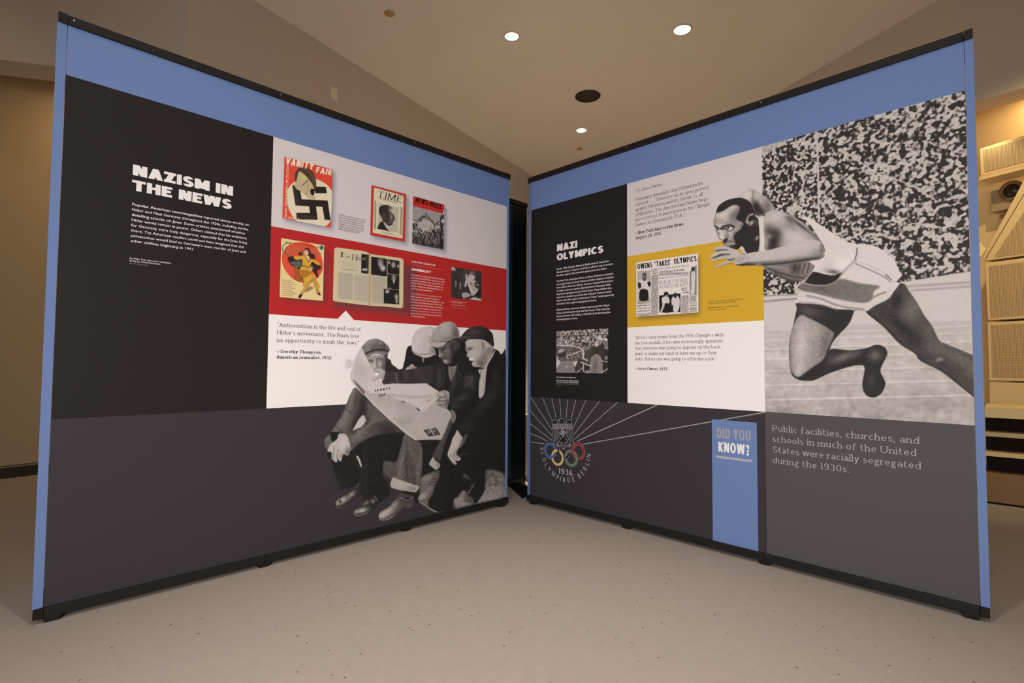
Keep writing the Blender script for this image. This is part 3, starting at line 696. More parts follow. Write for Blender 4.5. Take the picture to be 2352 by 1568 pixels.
# ---- colour blocks, left
uA = 0.0; uM = np.mean([PL.uv(629, 314)[0], PL.uv(620, 560)[0], PL.uv(612, 938)[0]]); uZ = PL.W
vBlue = np.mean([PL.uv(149, 171)[1], PL.uv(629, 314)[1]]); vRedT = np.mean([PL.uv(630, 521)[1], PL.uv(1130, 611.5)[1]])
vWhT = np.mean([PL.uv(616, 721.8)[1], PL.uv(1161, 758.4)[1]]); vDk = np.mean([PL.uv(110, 963)[1], PL.uv(612, 938)[1]])
M_CHAR = pm('print_charcoal', (40, 36, 35)); M_SLATE = pm('print_slate', (60, 55, 60)); M_LGREY = pm('print_pale_grey', (216, 206, 206)); M_RED = pm('print_red', (184, 45, 44))
rect_uv(PL, uA, uM, vDk, vBlue, 'black_block', M_CHAR, 1, DL)
rect_uv(PL, uA, uZ, Z_B, vDk, 'slate_block', M_SLATE, 1, DL)
rect_uv(PL, uM, uZ, vDk, vWhT, 'white_block', M_WHITE, 1, DL)
# the pale grey and red blocks carry the printed drop shadows of the covers
cg = Canvas(PL, [(614, 300), (1163, 640)], .0022, (216, 206, 206))
cg.u0, cg.v0 = uM, vRedT; cg.__dict__.update(u1=uZ, v1=vBlue); cg.w = int((uZ - uM) / cg.res) + 1; cg.h = int((vBlue - vRedT) / cg.res) + 1
def recanvas(panel, u0, u1, v0, v1, res, bg):
    c = Canvas.__new__(Canvas); c.panel = panel; c.u0, c.u1, c.v0, c.v1, c.res = u0, u1, v0, v1, res
    c.w = max(1, int(round((u1 - u0) / res))); c.h = max(1, int(round((v1 - v0) / res)))
    U, V = np.meshgrid(u0 + (np.arange(c.w) + .5) * res, v0 + (np.arange(c.h) + .5) * res); c.X, c.Y = panel.px(U, V)
    c.img = np.zeros((c.h, c.w, 3)); c.img[:] = np.array(bg, float) / 255 if np.ndim(bg) else tone(bg)
    c.m = np.ones((c.h, c.w)); c.off = (0, c.h, 0, c.w); c.ppx = float(np.median(np.hypot(np.diff(c.X, axis=1), np.diff(c.Y, axis=1)))); return c
QVF = [(653, 359.8), (764, 389.5), (759.5, 522.5), (648, 501)]
QTM = [(852.8, 425), (932.3, 445.8), (929.5, 555), (850, 540)]
QNW = [(948.5, 450.3), (1019.8, 470.2), (1018.5, 573), (946.4, 558.8)]
QCO = [(645.8, 546.8), (744.2, 563), (741.3, 690.8), (642, 682)]
QMG = [(768.5, 568), (928, 593.5), (925.5, 707.5), (763.5, 692)]
def shadow(c, q, dx, dy, blur, col, alpha): c.fill([(x + dx, y + dy) for x, y in q], col, blur, alpha, smooth=False)
cg = recanvas(PL, uM, uZ, vRedT, vBlue, .0024, (216, 206, 206))
for q in (QVF, QTM, QNW): shadow(cg, q, 6, 6.5, 5.5, (128, 128, 142), .75)
cg.place('pale_grey_block', None, 1, DL)
cr = recanvas(PL, uM, uZ, vWhT, vRedT, .0024, (184, 45, 44))
shadow(cr, QCO, 8, 7, 7, (112, 58, 62), .75)
shadow(cr, [(762, 580), (950, 603), (948, 716), (760, 700)], 6, 8, 8, (112, 62, 66), .9)
cr.place('red_block', None, 1, DL)
# white notch
f = Flat(); f.poly([PL.uv(773.6, 733.5), PL.uv(794, 713), PL.uv(813.4, 735.6)]); f.build('white_pointer', PL, M_WHITE, 2, DL)
# ---- colour blocks, right
vBlR = np.mean([PR.uv(1441, 421.5)[1], PR.uv(1750, 337)[1], PR.uv(2219, 208.5)[1]]); vDR = np.mean([PR.uv(1219, 911)[1], PR.uv(1441, 925)[1], PR.uv(1757, 945.5)[1], PR.uv(2243, 975)[1]])
uK = np.mean([PR.uv(1441, 421.5)[0], PR.uv(1441, 925)[0]]); uP = np.mean([PR.uv(1749.5, 340)[0], PR.uv(1755.5, 735)[0], PR.uv(1757.5, 945)[0]])
vOT = np.mean([PR.uv(1442, 588.4)[1], PR.uv(1560, 570)[1]]); vOB = np.mean([PR.uv(1442, 752)[1], PR.uv(1755.6, 735.3)[1]])
M_CHARR = pm('print_charcoal_right', (38, 35, 35)); M_OCHRE_C = (216, 170, 52); M_SLATE2 = pm('print_warm_slate', (84, 80, 82))
rect_uv(PR, 0, uK, vDR, vBlR, 'black_block', M_CHARR, 1, DR)
rect_uv(PR, uK, uP, vOT, vBlR, 'pale_grey_block', M_LGREY, 1, DR)
rect_uv(PR, uK, uP, vDR, vOB, 'white_block', M_WHITE, 1, DR)
rect_uv(PR, 0, uP, Z_B, vDR, 'slate_block', M_SLATE, 1, DR)
rect_uv(PR, uP, PR.W, Z_B, vDR, 'warm_slate_block', M_SLATE2, 1, DR)
co = recanvas(PR, uK, uP, vOB, vOT, .0022, M_OCHRE_C)
QNP = [(1461.5, 603.1), (1603.7, 582), (1604.6, 717.2), (1462, 727.1)]
shadow(co, QNP, 3.5, 6.5, 6, (140, 108, 52), .85)
co.place('ochre_block', None, 1, DR)
# did-you-know strip
uS0 = PR.uv(1635.2, 962.7)[0]; uS1 = PR.uv(1738.4, 970)[0]; vS = (PR.uv(1635.2, 962.7)[1] + PR.uv(1738.4, 970)[1]) / 2
rect_uv(PR, uS0, uS1, Z_B, vS, 'blue_column', M_BLUE, 3, DR)

# ------------------------------------------------------------------ lettering
T_W = pm('ink_white', (236, 230, 228)); T_G = pm('ink_grey', (150, 144, 146)); T_BR = pm('ink_taupe', (128, 112, 110)); T_DK = pm('ink_umber', (74, 60, 60)); T_PK = pm('ink_pinkish', (236, 200, 192)); T_PK2 = pm('ink_dim_pink', (205, 110, 104))
T_BK = pm('ink_black', (48, 44, 40)); T_LG = pm('ink_pale_slate', (166, 160, 163))
def one(panel, name, s, style, left, cap, right, m, parent, layer=4, italic=0.0, bold=0.0):
    f = Flat(); f.line(panel, s, style, left, cap, right, italic=italic, bold=bold); return f.build(name, panel, m, layer, parent)
f = Flat(); f.line(PL, 'NAZISM IN', 'heavy', (304.6, 401.8), 24.6, 534.5); f.line(PL, 'THE NEWS', 'heavy', (302.6, 436.6), 24.4, 531.4); f.build('headline', PL, T_W, 4, DL)
paragraph(PL, 'body_text', ['Popular American newsmagazines reported almost weekly on', 'Hitler and Nazi Germany throughout the 1930s, including stories', 'detailing attacks on Jews. Some articles questioned whether', 'Hitler would remain in power. Others claimed that his ambitions', 'for Germany were truly dangerous, especially for the Jews living', 'there. Yet American readers could not have imagined that this', 'persecution would lead to Germany\u2019s mass murder of Jews and', 'other civilians beginning in 1941.'],
          'sans', (302.5, 471.4), 555.7, 6.0, [571.3, 569.8, 563.2, 566, 566.8, 559.9, 564, 445.8], T_W, 4, DL, bold=1.2, boldfirst=('Popular American newsmagazines', 464))
paragraph(PL, 'caption', ['Far Right: Four men read a newspaper', 'during the Great Depression.'], 'sans', (297, 594.3), 599.8, 3.6, [393.2, 369], T_W, 4, DL, bold=1.6)
one(PL, 'credit_line', 'Keystone / Getty Images', 'sans', (296.6, 605.6), 3.0, 340, T_G, DL)
paragraph(PL, 'caption', ['Adolf Hitler and other Nazi Party leaders', 'appeared on popular American magazine', 'covers. One TIME magazine cover in', '1933 featured German Minister of Public', 'Enlightenment and Propaganda Joseph', 'Goebbels with the caption: \u201cSay it in your', 'dreams, \u2018THE JEWS ARE TO BLAME.\u2019\u201d'],
          'sans', (777.5, 494), 525.5, 3.4, [840.5, 838.4, 832, 835, 835.5, 835.3, 828.5], T_BR, 4, DL, bold=1.2)
one(PL, 'credit_line', 'US Holocaust Memorial Museum Collection', 'sans', (777, 526.2 + 1.5), 2.4, 821.5, T_BR, DL)
paragraph(PL, 'quotation', ['\u201cAntisemitism is the life and soul of', 'Hitler\u2019s movement. The Nazis lose', 'no opportunity to insult the Jews.\u201d'], 'slab', (636.6, 749.6), 784.8, 9.0, [828, 823.9, 823.9], T_BR, 4, DL)
paragraph(PL, 'attribution', ['\u2014Dorothy Thompson,', 'American journalist, 1932'], 'slabbold', (635.2, 809.8), 822.9, 7.0, [738.2, 760], T_DK, 4, DL)
one(PL, 'name_line', 'DOROTHY THOMPSON', 'heavyslab', (945.3, 602.4), 3.9, 998.9, T_PK, DL)
f = Flat(); a = PL.uv(945.3, 608); b_ = PL.uv(1017.8, 619.6); f.poly([(a[0], a[1] - .0013), (b_[0], a[1] - .0013), (b_[0], a[1] + .0013), (a[0], a[1] + .0013)]); f.build('rule', PL, T_PK2, 4, DL)
one(PL, 'subhead', 'JOURNALIST', 'heavy', (944.3, 620.6), 5.4, 989.3, T_W, DL)
paragraph(PL, 'body_text', ['American journalist Dorothy Thompson', 'interviewed Adolf Hitler when he was still', 'a political candidate. She reported in the', 'March 1932 Cosmopolitan magazine on', 'Hitler\u2019s obsession with blaming Jews for', 'all of Germany\u2019s problems.'], 'sans', (944.2, 632.3), 663.9, 3.7, [1020.9, 1020, 1017.8, 1016.6, 1017.8, 994.1], T_PK, 4, DL, bold=2.2)
paragraph(PL, 'body_text', ['After Hitler became chancellor in 1933,', 'Nazi leaders responded angrily to', 'Thompson\u2019s work. They expelled her from', 'Germany the following year. When she', 'returned to the United States, Thompson', 'championed freedom of speech and', 'freedom of the press in contrast to the', 'government censorship she witnessed', 'in Nazi Germany.'], 'sans', (943.9, 675.6), 727.1, 3.7, [1014.6, 1008.9, 1019.4, 1014.6, 1017.2, 1011.6, 1012.8, 1013.5, 975.9], T_PK, 4, DL, bold=2.0)
paragraph(PL, 'caption', ['Left: Hearst\u2019s International combined with', 'Cosmopolitan, March 1932'], 'sans', (1035.2, 692.1), 695, 2.3, [1071, 1059.2], T_PK, 4, DL)
one(PL, 'caption', 'Above: Dorothy Thompson in 1938', 'sans', (1035.2, 700.3), 2.3, 1067.2, T_PK, DL)
paragraph(PL, 'credit_line', ['US Holocaust Memorial Museum Collection', 'New York World Telegram Collection'], 'sans', (1035, 704.8), 708, 2.0, [1073.5, 1071.8], T_PK2, 4, DL)
# right panel
f = Flat(); f.line(PR, 'NAZI', 'heavy', (1279.8, 577.3), 15.6, 1326.4); f.line(PR, 'OLYMPICS', 'heavy', (1279.4, 598.6), 15.4, 1386.2); f.build('headline', PR, T_W, 4, DR)
B = 1278.8
paragraph(PR, 'body_text', ['As the 1936 Olympic Games in Berlin neared, Americans', 'debated whether a boycott would be an effective way to protest', 'the Nazi regime\u2019s discrimination against Jews and others.'], 'sans', (B, 620.1), 635, 4.3, [1399.3, 1407.8, 1394.7], T_W, 4, DR, bold=1.4, boldfirst=('As the 1936 Olympic Games in Berlin neared,', 1374.8))
paragraph(PR, 'body_text', ['The New York Amsterdam News, an African American newspaper,', 'encouraged track star Jesse Owens and other athletes to boycott.', 'Some African American athletes, however, resented this pressure', 'to make a statement against discrimination in Germany while', 'they faced segregation in the United States. Many athletes who', 'wanted to compete hoped that their Olympic victories would', 'disprove the Nazi regime\u2019s claims about \u201cAryan\u201d racial superiority', 'and strike a blow against segregation at home.'], 'sans', (B, 647.8), 700, 4.3, [1409.5, 1410.5, 1408.8, 1403.2, 1405.3, 1404.5, 1410.8, 1370.9], T_W, 4, DR, bold=1.4)
paragraph(PR, 'body_text', ['Eighteen African American athletes represented the United', 'States, dominating the track and field events. Their victories', 'abroad, however, did nothing to diminish racial discrimination', 'and segregation at home.'], 'sans', (B, 713.3), 735.6, 4.3, [1399.7, 1400.6, 1402.9, 1327.4], T_W, 4, DR, bold=1.4)
one(PR, 'caption', 'Above: Adolf Hitler at the Olympic Games', 'sans', (1278.4, 867), 2.8, 1323.5, T_W, DR, bold=1.6)
paragraph(PR, 'caption', ['Below: Artwork from the 1936 Berlin Olympics,', 'combining the Nazi eagle and the Olympic rings.'], 'sans', (1278.4, 874.2), 877.9, 2.8, [1330.2, 1328.6], T_W, 4, DR, bold=1.4)
paragraph(PR, 'credit_line', ['Bundesarchiv and US Holocaust Memorial Museum', 'Photo Archive'], 'sans', (1278.4, 881.6), 885.1, 2.2, [1330.2, 1290], T_G, 4, DR)
one(PR, 'quotation', '\u201cTo Jesse Owens . . .', 'slab', (1459.3, 442.3), 7.4, 1533.6, T_BR, DR)
paragraph(PR, 'quotation', ['Humanity demands that Hitlerism be', 'crushed. . . . Therefore, as an open protest', 'against Hitlerism and its threat to all', 'civilization, The Amsterdam News begs', 'you to refuse to participate in the Olympic', 'Games in Germany in 1936.\u201d'], 'slab', (1459.8, 461.8), 519.8, 7.2, [1614.9, 1628.4, 1614.3, 1626.3, 1632.2, 1572], T_BR, 4, DR)
one(PR, 'attribution', '\u2014New York Amsterdam News,', 'slabbold', (1459.3, 538.8), 6.8, 1572, T_DK, DR, italic=.2)
one(PR, 'attribution', 'August 24, 1935', 'slabbold', (1460.7, 550), 6.8, 1518.4, T_DK, DR)
paragraph(PR, 'quotation', ['\u201cAfter I came home from the 1936 Olympics with', 'my four medals, it became increasingly apparent', 'that everyone was going to slap me on the back,', 'want to shake my hand or have me up to their', 'suite. But no one was going to offer me a job.\u201d'], 'slab', (1459, 778.4), 827.4, 6.9, [1661.9, 1660.9, 1656.3, 1646.4, 1645.4], T_BR, 4, DR)
one(PR, 'attribution', '\u2014Jesse Owens, 1972', 'slabbold', (1458.8, 848.8), 5.9, 1533, T_DK, DR)
one(PR, 'column_heading', 'DID YOU', 'cond', (1647.6, 1004.8), 22.6, 1724.9, T_LG, DR, 5)
one(PR, 'column_heading', 'KNOW?', 'cond', (1650.8, 1036.2), 22.4, 1721.7, T_W, DR, 5)
a = PR.uv(1645.8, 1045.5); b_ = PR.uv(1726.8, 1055.5); c_ = PR.uv(1645.8, 1050.7)
rect_uv(PR, a[0], b_[0], c_[1], a[1], 'grey_rule', pm('rule_grey', (176, 176, 182)), 5, DR)
paragraph(PR, 'statement', ['Public facilities, churches, and', 'schools in much of the United', 'States were racially segregated', 'during the 1930s.'], 'slab', (1774.6, 989.5), 1062.5, 13.6, [2111.4, 2104.9, 2115.4, 1950.6], T_LG, 4, DR)
paragraph(PR, 'caption', ['Left: The Chicago Defender, an African American', 'newspaper, celebrated Owens\u2019s victories.'], 'sans', (1626.1, 694.3), 698.6, 2.8, [1706, 1690], T_DK, 4, DR)
one(PR, 'caption', 'Right: Jesse Owens at the Olympic Games.', 'sans', (1626.1, 708.1), 2.8, 1697.6, T_DK, DR, bold=1)
one(PR, 'credit_line', 'Bettmann / Getty Images', 'sans', (1626.1, 713.2), 2.4, 1668.6, T_DK, DR)

# ------------------------------------------------------------------ games emblem, as flat strokes
EM = empty('games_emblem', (0, 0, 0)); EM.parent = DR
E6 = View(1210, 900, 6.818); E7 = View(1225, 945, 9.227)
def strokes(flat, panel, pts, wpx, closed=False):
    """constant width stroke along photo-px polyline, width in photo px at that spot (vertical scale)"""
    uv = [np.array(panel.uv(*p)) for p in pts]
    wv = wpx * abs(panel.uv(pts[0][0], pts[0][1])[1] - panel.uv(pts[0][0], pts[0][1] + 1)[1]) / 2
    if closed: uv.append(uv[0])
    for a, b in zip(uv, uv[1:]):
        d = b - a; L = np.hypot(*d)
        if L < 1e-6: continue
        d /= L; n = np.array([-d[1], d[0]]) * wv; e = d * wv * .5
        flat.poly([tuple(a - n - e), tuple(b - n + e), tuple(b + n + e), tuple(a + n - e)])
RAYS = ["62,78 386,576", "245,90 389,428", "391,98 463,410", "516,104 541,386", "642,112 616,408", "770,122 696,416", "926,132 730,560", "1136,146 740,668", "1422,164 750,738", "60,298 396,682", "60,500 396,754", "60,645 326,768", "60,782 278,810"]
fl_ = Flat()
for r in RAYS: strokes(fl_, PR, E6(r), 1.45)
fl_.build('light_rays', PR, T_LG, 2, EM)
fl_ = Flat(); strokes(fl_, PR, [(1326.6, 1012.6), (1510, 929.6)], 1.9); strokes(fl_, PR, [(1338.6, 1020), (1757, 946.5)], 1.7)
fl_.build('light_rays', PR, T_LG, 2, EM)
def ring(name, cpx, m, layer, a0=0, a1=360, R=.0308, th=.0088):
    u, v = PR.uv(*cpx); W2 = PR.W / 2; n = max(6, int(abs(a1 - a0) / 7))
    for nm, r0, r1, mm, ly in (('ring_outline', R + .0016, R - th - .0016, T_LG, layer), (name, R, R - th, m, layer + 1)):
        f = Flat()
        for i in range(n):
            p, q = math.radians(a0 + (a1 - a0) * i / n), math.radians(a0 + (a1 - a0) * (i + 1) / n)
            f.poly([(u + r1 * math.cos(p), v + r1 * math.sin(p)), (u + r0 * math.cos(p), v + r0 * math.sin(p)), (u + r0 * math.cos(q), v + r0 * math.sin(q)), (u + r1 * math.cos(q), v + r1 * math.sin(q))])
        f.build(nm, PR, mm, ly, EM)
kv = abs(PR.uv(1264, 1034)[1] - PR.uv(1264, 1035)[1])
RR = 18.4 * kv; TH = 4.9 * kv
C_BL, C_YE, C_BK, C_GR, C_RD = E7("360,823 517,970 650,830 808,987 957,840")
ri = pm('ring_blue', (62, 98, 160)); ry = pm('ring_yellow', (222, 184, 112)); rk = pm('ring_black', (40, 37, 42)); rg = pm('ring_green', (96, 128, 96)); rr_ = pm('ring_red', (160, 40, 42))
ring('blue_ring', C_BL, ri, 4, 0, 360, RR, TH); ring('yellow_ring', C_YE, ry, 6, 0, 360, RR, TH); ring('black_ring', C_BK, rk, 4, 158, 262, RR, TH)
ring('black_ring', C_BK, rk, 8, 160, 200, RR, TH); ring('black_ring', C_BK, rk, 8, 285, 350, RR, TH)
ring('green_ring', C_GR, rg, 6, 0, 360, RR, TH); ring('red_ring', C_RD, rr_, 4, 0, 360, RR, TH)
ring('blue_ring', C_BL, ri, 8, -75, -25, RR, TH); ring('red_ring', C_RD, rr_, 8, 120, 215, RR, TH)
# eagle: black ground, then outline strokes
f = Flat()
for s in ("405,185 505,185 520,250 700,255 712,178 815,178 860,680 800,640 745,590 690,520 560,520 520,590 470,640 430,690",
          "560,150 630,150 660,260 560,260", "560,520 690,510 740,630 700,660 650,800 590,740 600,640 540,630"):
    f.poly([PR.uv(*p) for p in E7(s)])
f.build('eagle_ground', PR, pm('emblem_black', (40, 37, 42)), 2, EM)
f = Flat()
for s, w_ in (("430,690 402,230 402,190 430,178 505,180 522,262", 1.0), ("860,690 818,240 812,190 780,172 712,174 700,262", 1.0), ("572,265 566,200 540,196 548,172 575,145 622,142 645,170 664,262", 1.0),
              ("540,196 556,170 575,176", 1.2), ("412,262 815,262", .8), ("412,300 820,300", .8), ("412,338 825,338", .8), ("410,365 560,365", 1.0), ("690,365 830,365", 1.0),
              ("440,370 450,690", .9), ("465,370 472,640", .9), ("488,370 492,625", .9), ("510,370 515,590", .9), ("534,375 538,575", .9), ("555,480 560,540", .9),
              ("705,370 720,560", .9), ("728,370 748,600", .9), ("752,370 775,610", .9), ("776,370 800,640", .9), ("800,370 835,650", .9),
              ("560,540 590,570 540,640 590,650", 1.1), ("690,540 680,570 740,630 690,655", 1.1), ("600,640 590,740 645,800 700,740 680,640", 1.2), ("620,650 612,740", .9), ("662,650 668,745", .9), ("645,690 645,790", .9),
              ("520,650 515,750", 1.4), ("480,700 560,720", 1.3), ("490,670 555,745", 1.2), ("770,650 765,770", 1.4), ("715,720 805,715", 1.3), ("735,745 800,680", 1.2)):
    strokes(f, PR, E7(s), w_)
for row, yy in enumerate((262, 281, 300, 319, 338, 356)):
    for i in range(11):
        x0 = 415 + i * 37 + (18 if row % 2 else 0)
        if x0 + 30 < 828: strokes(f, PR, E7([(x0, yy), (x0 + 18, yy + 16)]), .8); strokes(f, PR, E7([(x0 + 18, yy + 16), (x0 + 36, yy)]), .8)
f.build('eagle_outline', PR, T_LG, 3, EM)
f = Flat()   # hooked cross held on the breast
for s, w_ in (("580,350 690,540", 2.6), ("705,415 545,455", 2.6), ("705,415 650,370", 2.4), ("690,540 640,560", 2.4), ("545,455 585,520", 2.4), ("580,350 640,345", 2.4)):
    pass
cc = E7("628,448")[0]; cu, cv = PR.uv(*cc); a_ = 7.8 * kv; t_ = 1.65 * kv
def rot45(x, y): c = math.cos(math.radians(45)); return (cu + (x - y) * c, cv + (x + y) * c)
for q in ((-a_, a_, -t_, t_), (-t_, t_, -a_, a_), (t_, a_, a_ - 2 * t_, a_), (-a_, -t_, -a_, -a_ + 2 * t_), (a_ - 2 * t_, a_, -a_, -t_), (-a_, -a_ + 2 * t_, t_, a_)):
    f.poly([rot45(q[0], q[2]), rot45(q[1], q[2]), rot45(q[1], q[3]), rot45(q[0], q[3])])
f.build('breast_cross', PR, T_LG, 5, EM)
one(PR, 'emblem_year', '1936', 'gbold', (1283.6, 1086.6), 12.6, 1315.6, T_LG, EM)
# circular lettering
cu, cv = PR.uv(1296.5, 1029.5); Rr = (PR.uv(1298.7, 1029)[1] - PR.uv(1298.7, 1106.6)[1]); f = Flat()
word = 'XI.OLYMPIADE BERLIN'; wst, tst, slab, gap = STY['grot']; caph = 11.2 * kv; tot = 0; adv = []
for ch in word:
    W_ = 26 if ch == ' ' else max(G[ch][0], wst) ; adv.append(W_); tot += W_ + 26
ang0, ang1 = math.radians(183), math.radians(358); acc_ = 0
for ch, W_ in zip(word, adv):
    mid = ang0 + (ang1 - ang0) * (acc_ + W_ / 2) / (tot - 26); acc_ += W_ + 26
    if ch == ' ': continue
    P_, _ = glyph_polys(ch, wst, tst, 0)
    for p in P_:
        o_ = []
        for x, y in p:
            lx = (x - W_ / 2) * caph / 100 * .82; ly = y * caph / 100
            r_ = Rr - ly; ca, sa = math.cos(mid), math.sin(mid)
            o_.append((cu + r_ * ca - lx * sa, cv + r_ * sa + lx * ca))
        f.poly(o_)
f.build('emblem_lettering', PR, T_LG, 3, EM)

# ------------------------------------------------------------------ displays standing behind
PB = Plane((-1.545, 2.56), (0.075, 4.205)) # back-to-back, parallel with the left one
def back_display(p1, ang, W, label, teal):
    d = np.array([math.cos(ang), math.sin(ang)]); p1 = np.array(p1); pl = Plane(tuple(p1 - d * W), tuple(p1))
    W2 = W / 2; c = (pl.p0 + pl.p1) / 2
    t = tag(empty('display_wall', (c[0], c[1], 0), pl.ang), label, 'display')
    bm = bmesh.new(); add_box(bm, -W2, W2, .004, .12, Z_BB + .01, Z_TOP - .006, .004); bm_obj('body', bm, M_BODY, t)
    mt = mat('print_teal', (34, 62, 66), .42, .25); mk = mat('print_night', (16, 22, 24), .42, .25)
    if teal:
        rect_uv(pl, 0, W, Z_B, Z_T, 'graphic_sheet', mk, 0, t)
        rect_uv(pl, 0, W - .16, Z_B, Z_T, 'teal_block', mt, 1, t)
    else: rect_uv(pl, 0, W, Z_B, Z_T, 'graphic_sheet', mk, 0, t)
    bm = bmesh.new(); add_box(bm, -W2, W2, -.011, .03, Z_T, Z_TOP, .003); bm_obj('top_bar', bm, M_BAR, t)
    bm = bmesh.new(); add_box(bm, -W2, W2, -.011, .03, Z_BB, Z_B, .003); bm_obj('bottom_bar', bm, M_BAR, t)
    for s in (-1, 1):
        bm = bmesh.new(); add_prism(bm, [(s * (W2 - .04) - .03, Z_BB + .002), (s * (W2 - .04) - .02, 0), (s * (W2 - .04) + .02, 0), (s * (W2 - .04) + .03, Z_BB + .002)], 'y', -.012, .045); bm_obj('foot', bm, M_BARD, t)
    return t
back_display((0.110, 4.30), math.radians(45.5), 1.3, 'dark teal display wall glimpsed in the gap between the two front displays', True)
d_ = math.radians(-46); q0 = np.array([0.138, 4.52]); back_display(q0 + 1.2 * np.array([math.cos(d_), math.sin(d_)]), d_, 1.2, 'black display wall edge showing behind the right display', False)
pc = at_z(1206.5, 1108, 0.0)
t = tag(empty('lit_wall_sliver', (float(pc[0]), float(pc[1]) + .12, 0)), 'thin pale upright standing in for lit far wall in the gap between the displays', 'wall sliver')  # made-up upright in place of the lit far wall beyond
M_LIT_WALL = mat('lit_wall_cream', (196, 164, 124), .6, .3, noise=(12, .06))
box_obj('stand_in_upright', -.028, .028, 0, .04, 0.012, .52, M_LIT_WALL, t, .003); box_obj('base', -.05, .05, -.03, .07, 0, .014, M_LIT_WALL, t, .003)
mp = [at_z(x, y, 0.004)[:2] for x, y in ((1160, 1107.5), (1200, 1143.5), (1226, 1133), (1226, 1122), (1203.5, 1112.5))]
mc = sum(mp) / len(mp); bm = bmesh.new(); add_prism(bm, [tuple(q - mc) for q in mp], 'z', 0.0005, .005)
o = bm_obj('floor_shadow_sheet', bm, mat('floor_shadow_black', (26, 20, 15), .9, .1, noise=(60, .2))); o.location = (float(mc[0]), float(mc[1]), 0); tag(o, 'dark flat sheet for the shadow on the carpet in the gap between the displays', 'shadow sheet')  # dark sheet stands in for the shadow on the carpet here
# ------------------------------------------------------------------ printed photograph of the sprinter
cv = Canvas(PR, [(1624, 300), (2252, 200), (2252, 985), (1624, 760)], .0016, .8)
R1 = View(1620, 430, 7.842); R2 = View(1740, 420, 4.9); R3 = View(1790, 600, 4.357); R4 = View(1740, 200, 3.016)
def noise(c, s, seed, ax=1.0):
    r = np.random.RandomState(seed); n = r.randn(c.h, c.w)
    k = s / c.res
    n = gblur(n, k)
    if ax != 1.0:
        kk = max(1, int(k * (ax - 1) * 2)); ker = np.ones(kk) / kk; n = np.apply_along_axis(lambda q: np.convolve(q, ker, 'same'), 1, n)
    return n / n.std()
# crowd
sm = noise(cv, .0042, 1, 1.1); md = noise(cv, .0047, 2, 1.3); lg = noise(cv, .018, 3)
t_ = np.clip((cv.X - 1760) / 420, 0, 1)
fieldn = sm * (1 - t_) + md * t_ + .15 * lg - .12 + .12 * noise(cv, .0026, 4)
cr_ = 1 / (1 + np.exp(-fieldn * 8))
fine = noise(cv, .003, 5)
cr_ = np.clip(.245 + cr_ * .57 - .07 * np.clip(fine, 0, 2) * cr_, 0.22, .86)
cv.img[:] = tone(cr_)
cv.all()
rs = np.random.RandomState(9)
for _ in range(700):
    x = rs.uniform(1752, 2250); y = rs.uniform(200, 680); r = rs.uniform(1.0, 2.0) * (1 + .5 * (x - 1750) / 480)
    cv.fill([(x + r * math.cos(a) , y + r * 1.15 * math.sin(a)) for a in np.linspace(0, 6.28, 7)[:-1]], rs.uniform(.70, .86), .7, .9)
    cv.fill([(x - r, y + r * 1.4), (x + r, y + r * 1.2), (x + r * 1.8, y + r * 3.2), (x - r * 1.5, y + r * 3.4)], .27 if rs.rand() < .4 else .78, .8, .6)
cv.all(); cv.fill(R4("28,405 230,345 235,360 120,430 60,470 30,470"), .78, 3, .8); cv.all()
cv.stroke(R4("412,318 418,520 422,700 426,925"), 4.6, .80, clip=False, smooth=False)
cv.stroke(R4("560,430 700,510 850,610 960,640 1100,700 1250,795"), 3.0, .80, clip=False)
# field wall and track
cv.fill(R2("40,1262 460,1248 900,1200 1600,1120 2600,960 2600,1500 2600,3000 40,3000"), .83, 1.2, smooth=False)
cv.all(); cv.stroke(R2([(60, 1272), (470, 1254)]), 2.0, .55, clip=False); cv.stroke(R2([(60, 1335), (470, 1300)]), 3.0, .52, clip=False, soft=2)
cv.stroke([(1790 + 1290 / 4.357, 600 + 250 / 4.357), (2250, 600 + 205 / 4.357)], 3, .6, clip=False, soft=3)
cv.stroke([(1790 + 1320 / 4.357, 600 + 292 / 4.357), (2250, 600 + 245 / 4.357)], 3, .62, clip=False, soft=3)
cv.fill(R3([(-200, 700), (90, 690), (700, 640), (1540, 600), (2100, 585), (2100, 2000), (-200, 2000)]), .775, 1, smooth=False)
cv.blob(2050, 955, 400, 60, .68, .8)
for yl, yr, wd in ((735, 640, 1.2), (790, 712, 1.4), (876, 795, 1.8), (975, 902, 2.0), (1095, 1048, 2.2), (1238, 1186, 2.8), (1382, 1338, 3.4)):
    cv.stroke(R3([(-180, yl + 5), (500, yl - (yl - yr) * .25), (1200, yl - (yl - yr) * .6), (2100, yr - 5)]), wd, .875, .85, 1.4)
    cv.stroke(R3([(-180, yl + 25), (500, yl + 20 - (yl - yr) * .25), (1200, yl + 20 - (yl - yr) * .6), (2100, yr + 15)]), wd * 1.3, .70, .35, 2.5)
tr = noise(cv, .006, 8, 2.0) * .018 + noise(cv, .02, 12, 3) * .018
yy = np.clip((cv.Y - 740) / 60, 0, 1)[..., None]; cv.img = np.clip(cv.img + tr[..., None] * yy * (1 + .5 * np.clip((cv.Y - 900) / 60, 0, 1)[..., None]), 0, 1)
# printed backgrounds of the neighbouring blocks (behind head and hand)
bx = PR.u_at(1750, 1.7)
Ug = cv.u0 + (np.arange(cv.w) + .5) * cv.res; Vg = cv.v0 + (np.arange(cv.h) + .5) * cv.res
UU, VV = np.meshgrid(Ug, Vg)
lm = UU < uP
cv.img[lm & (VV > vOT)] = np.array([216, 206, 206]) / 255; cv.img[lm & (VV <= vOT)] = np.array(M_OCHRE_C) / 255
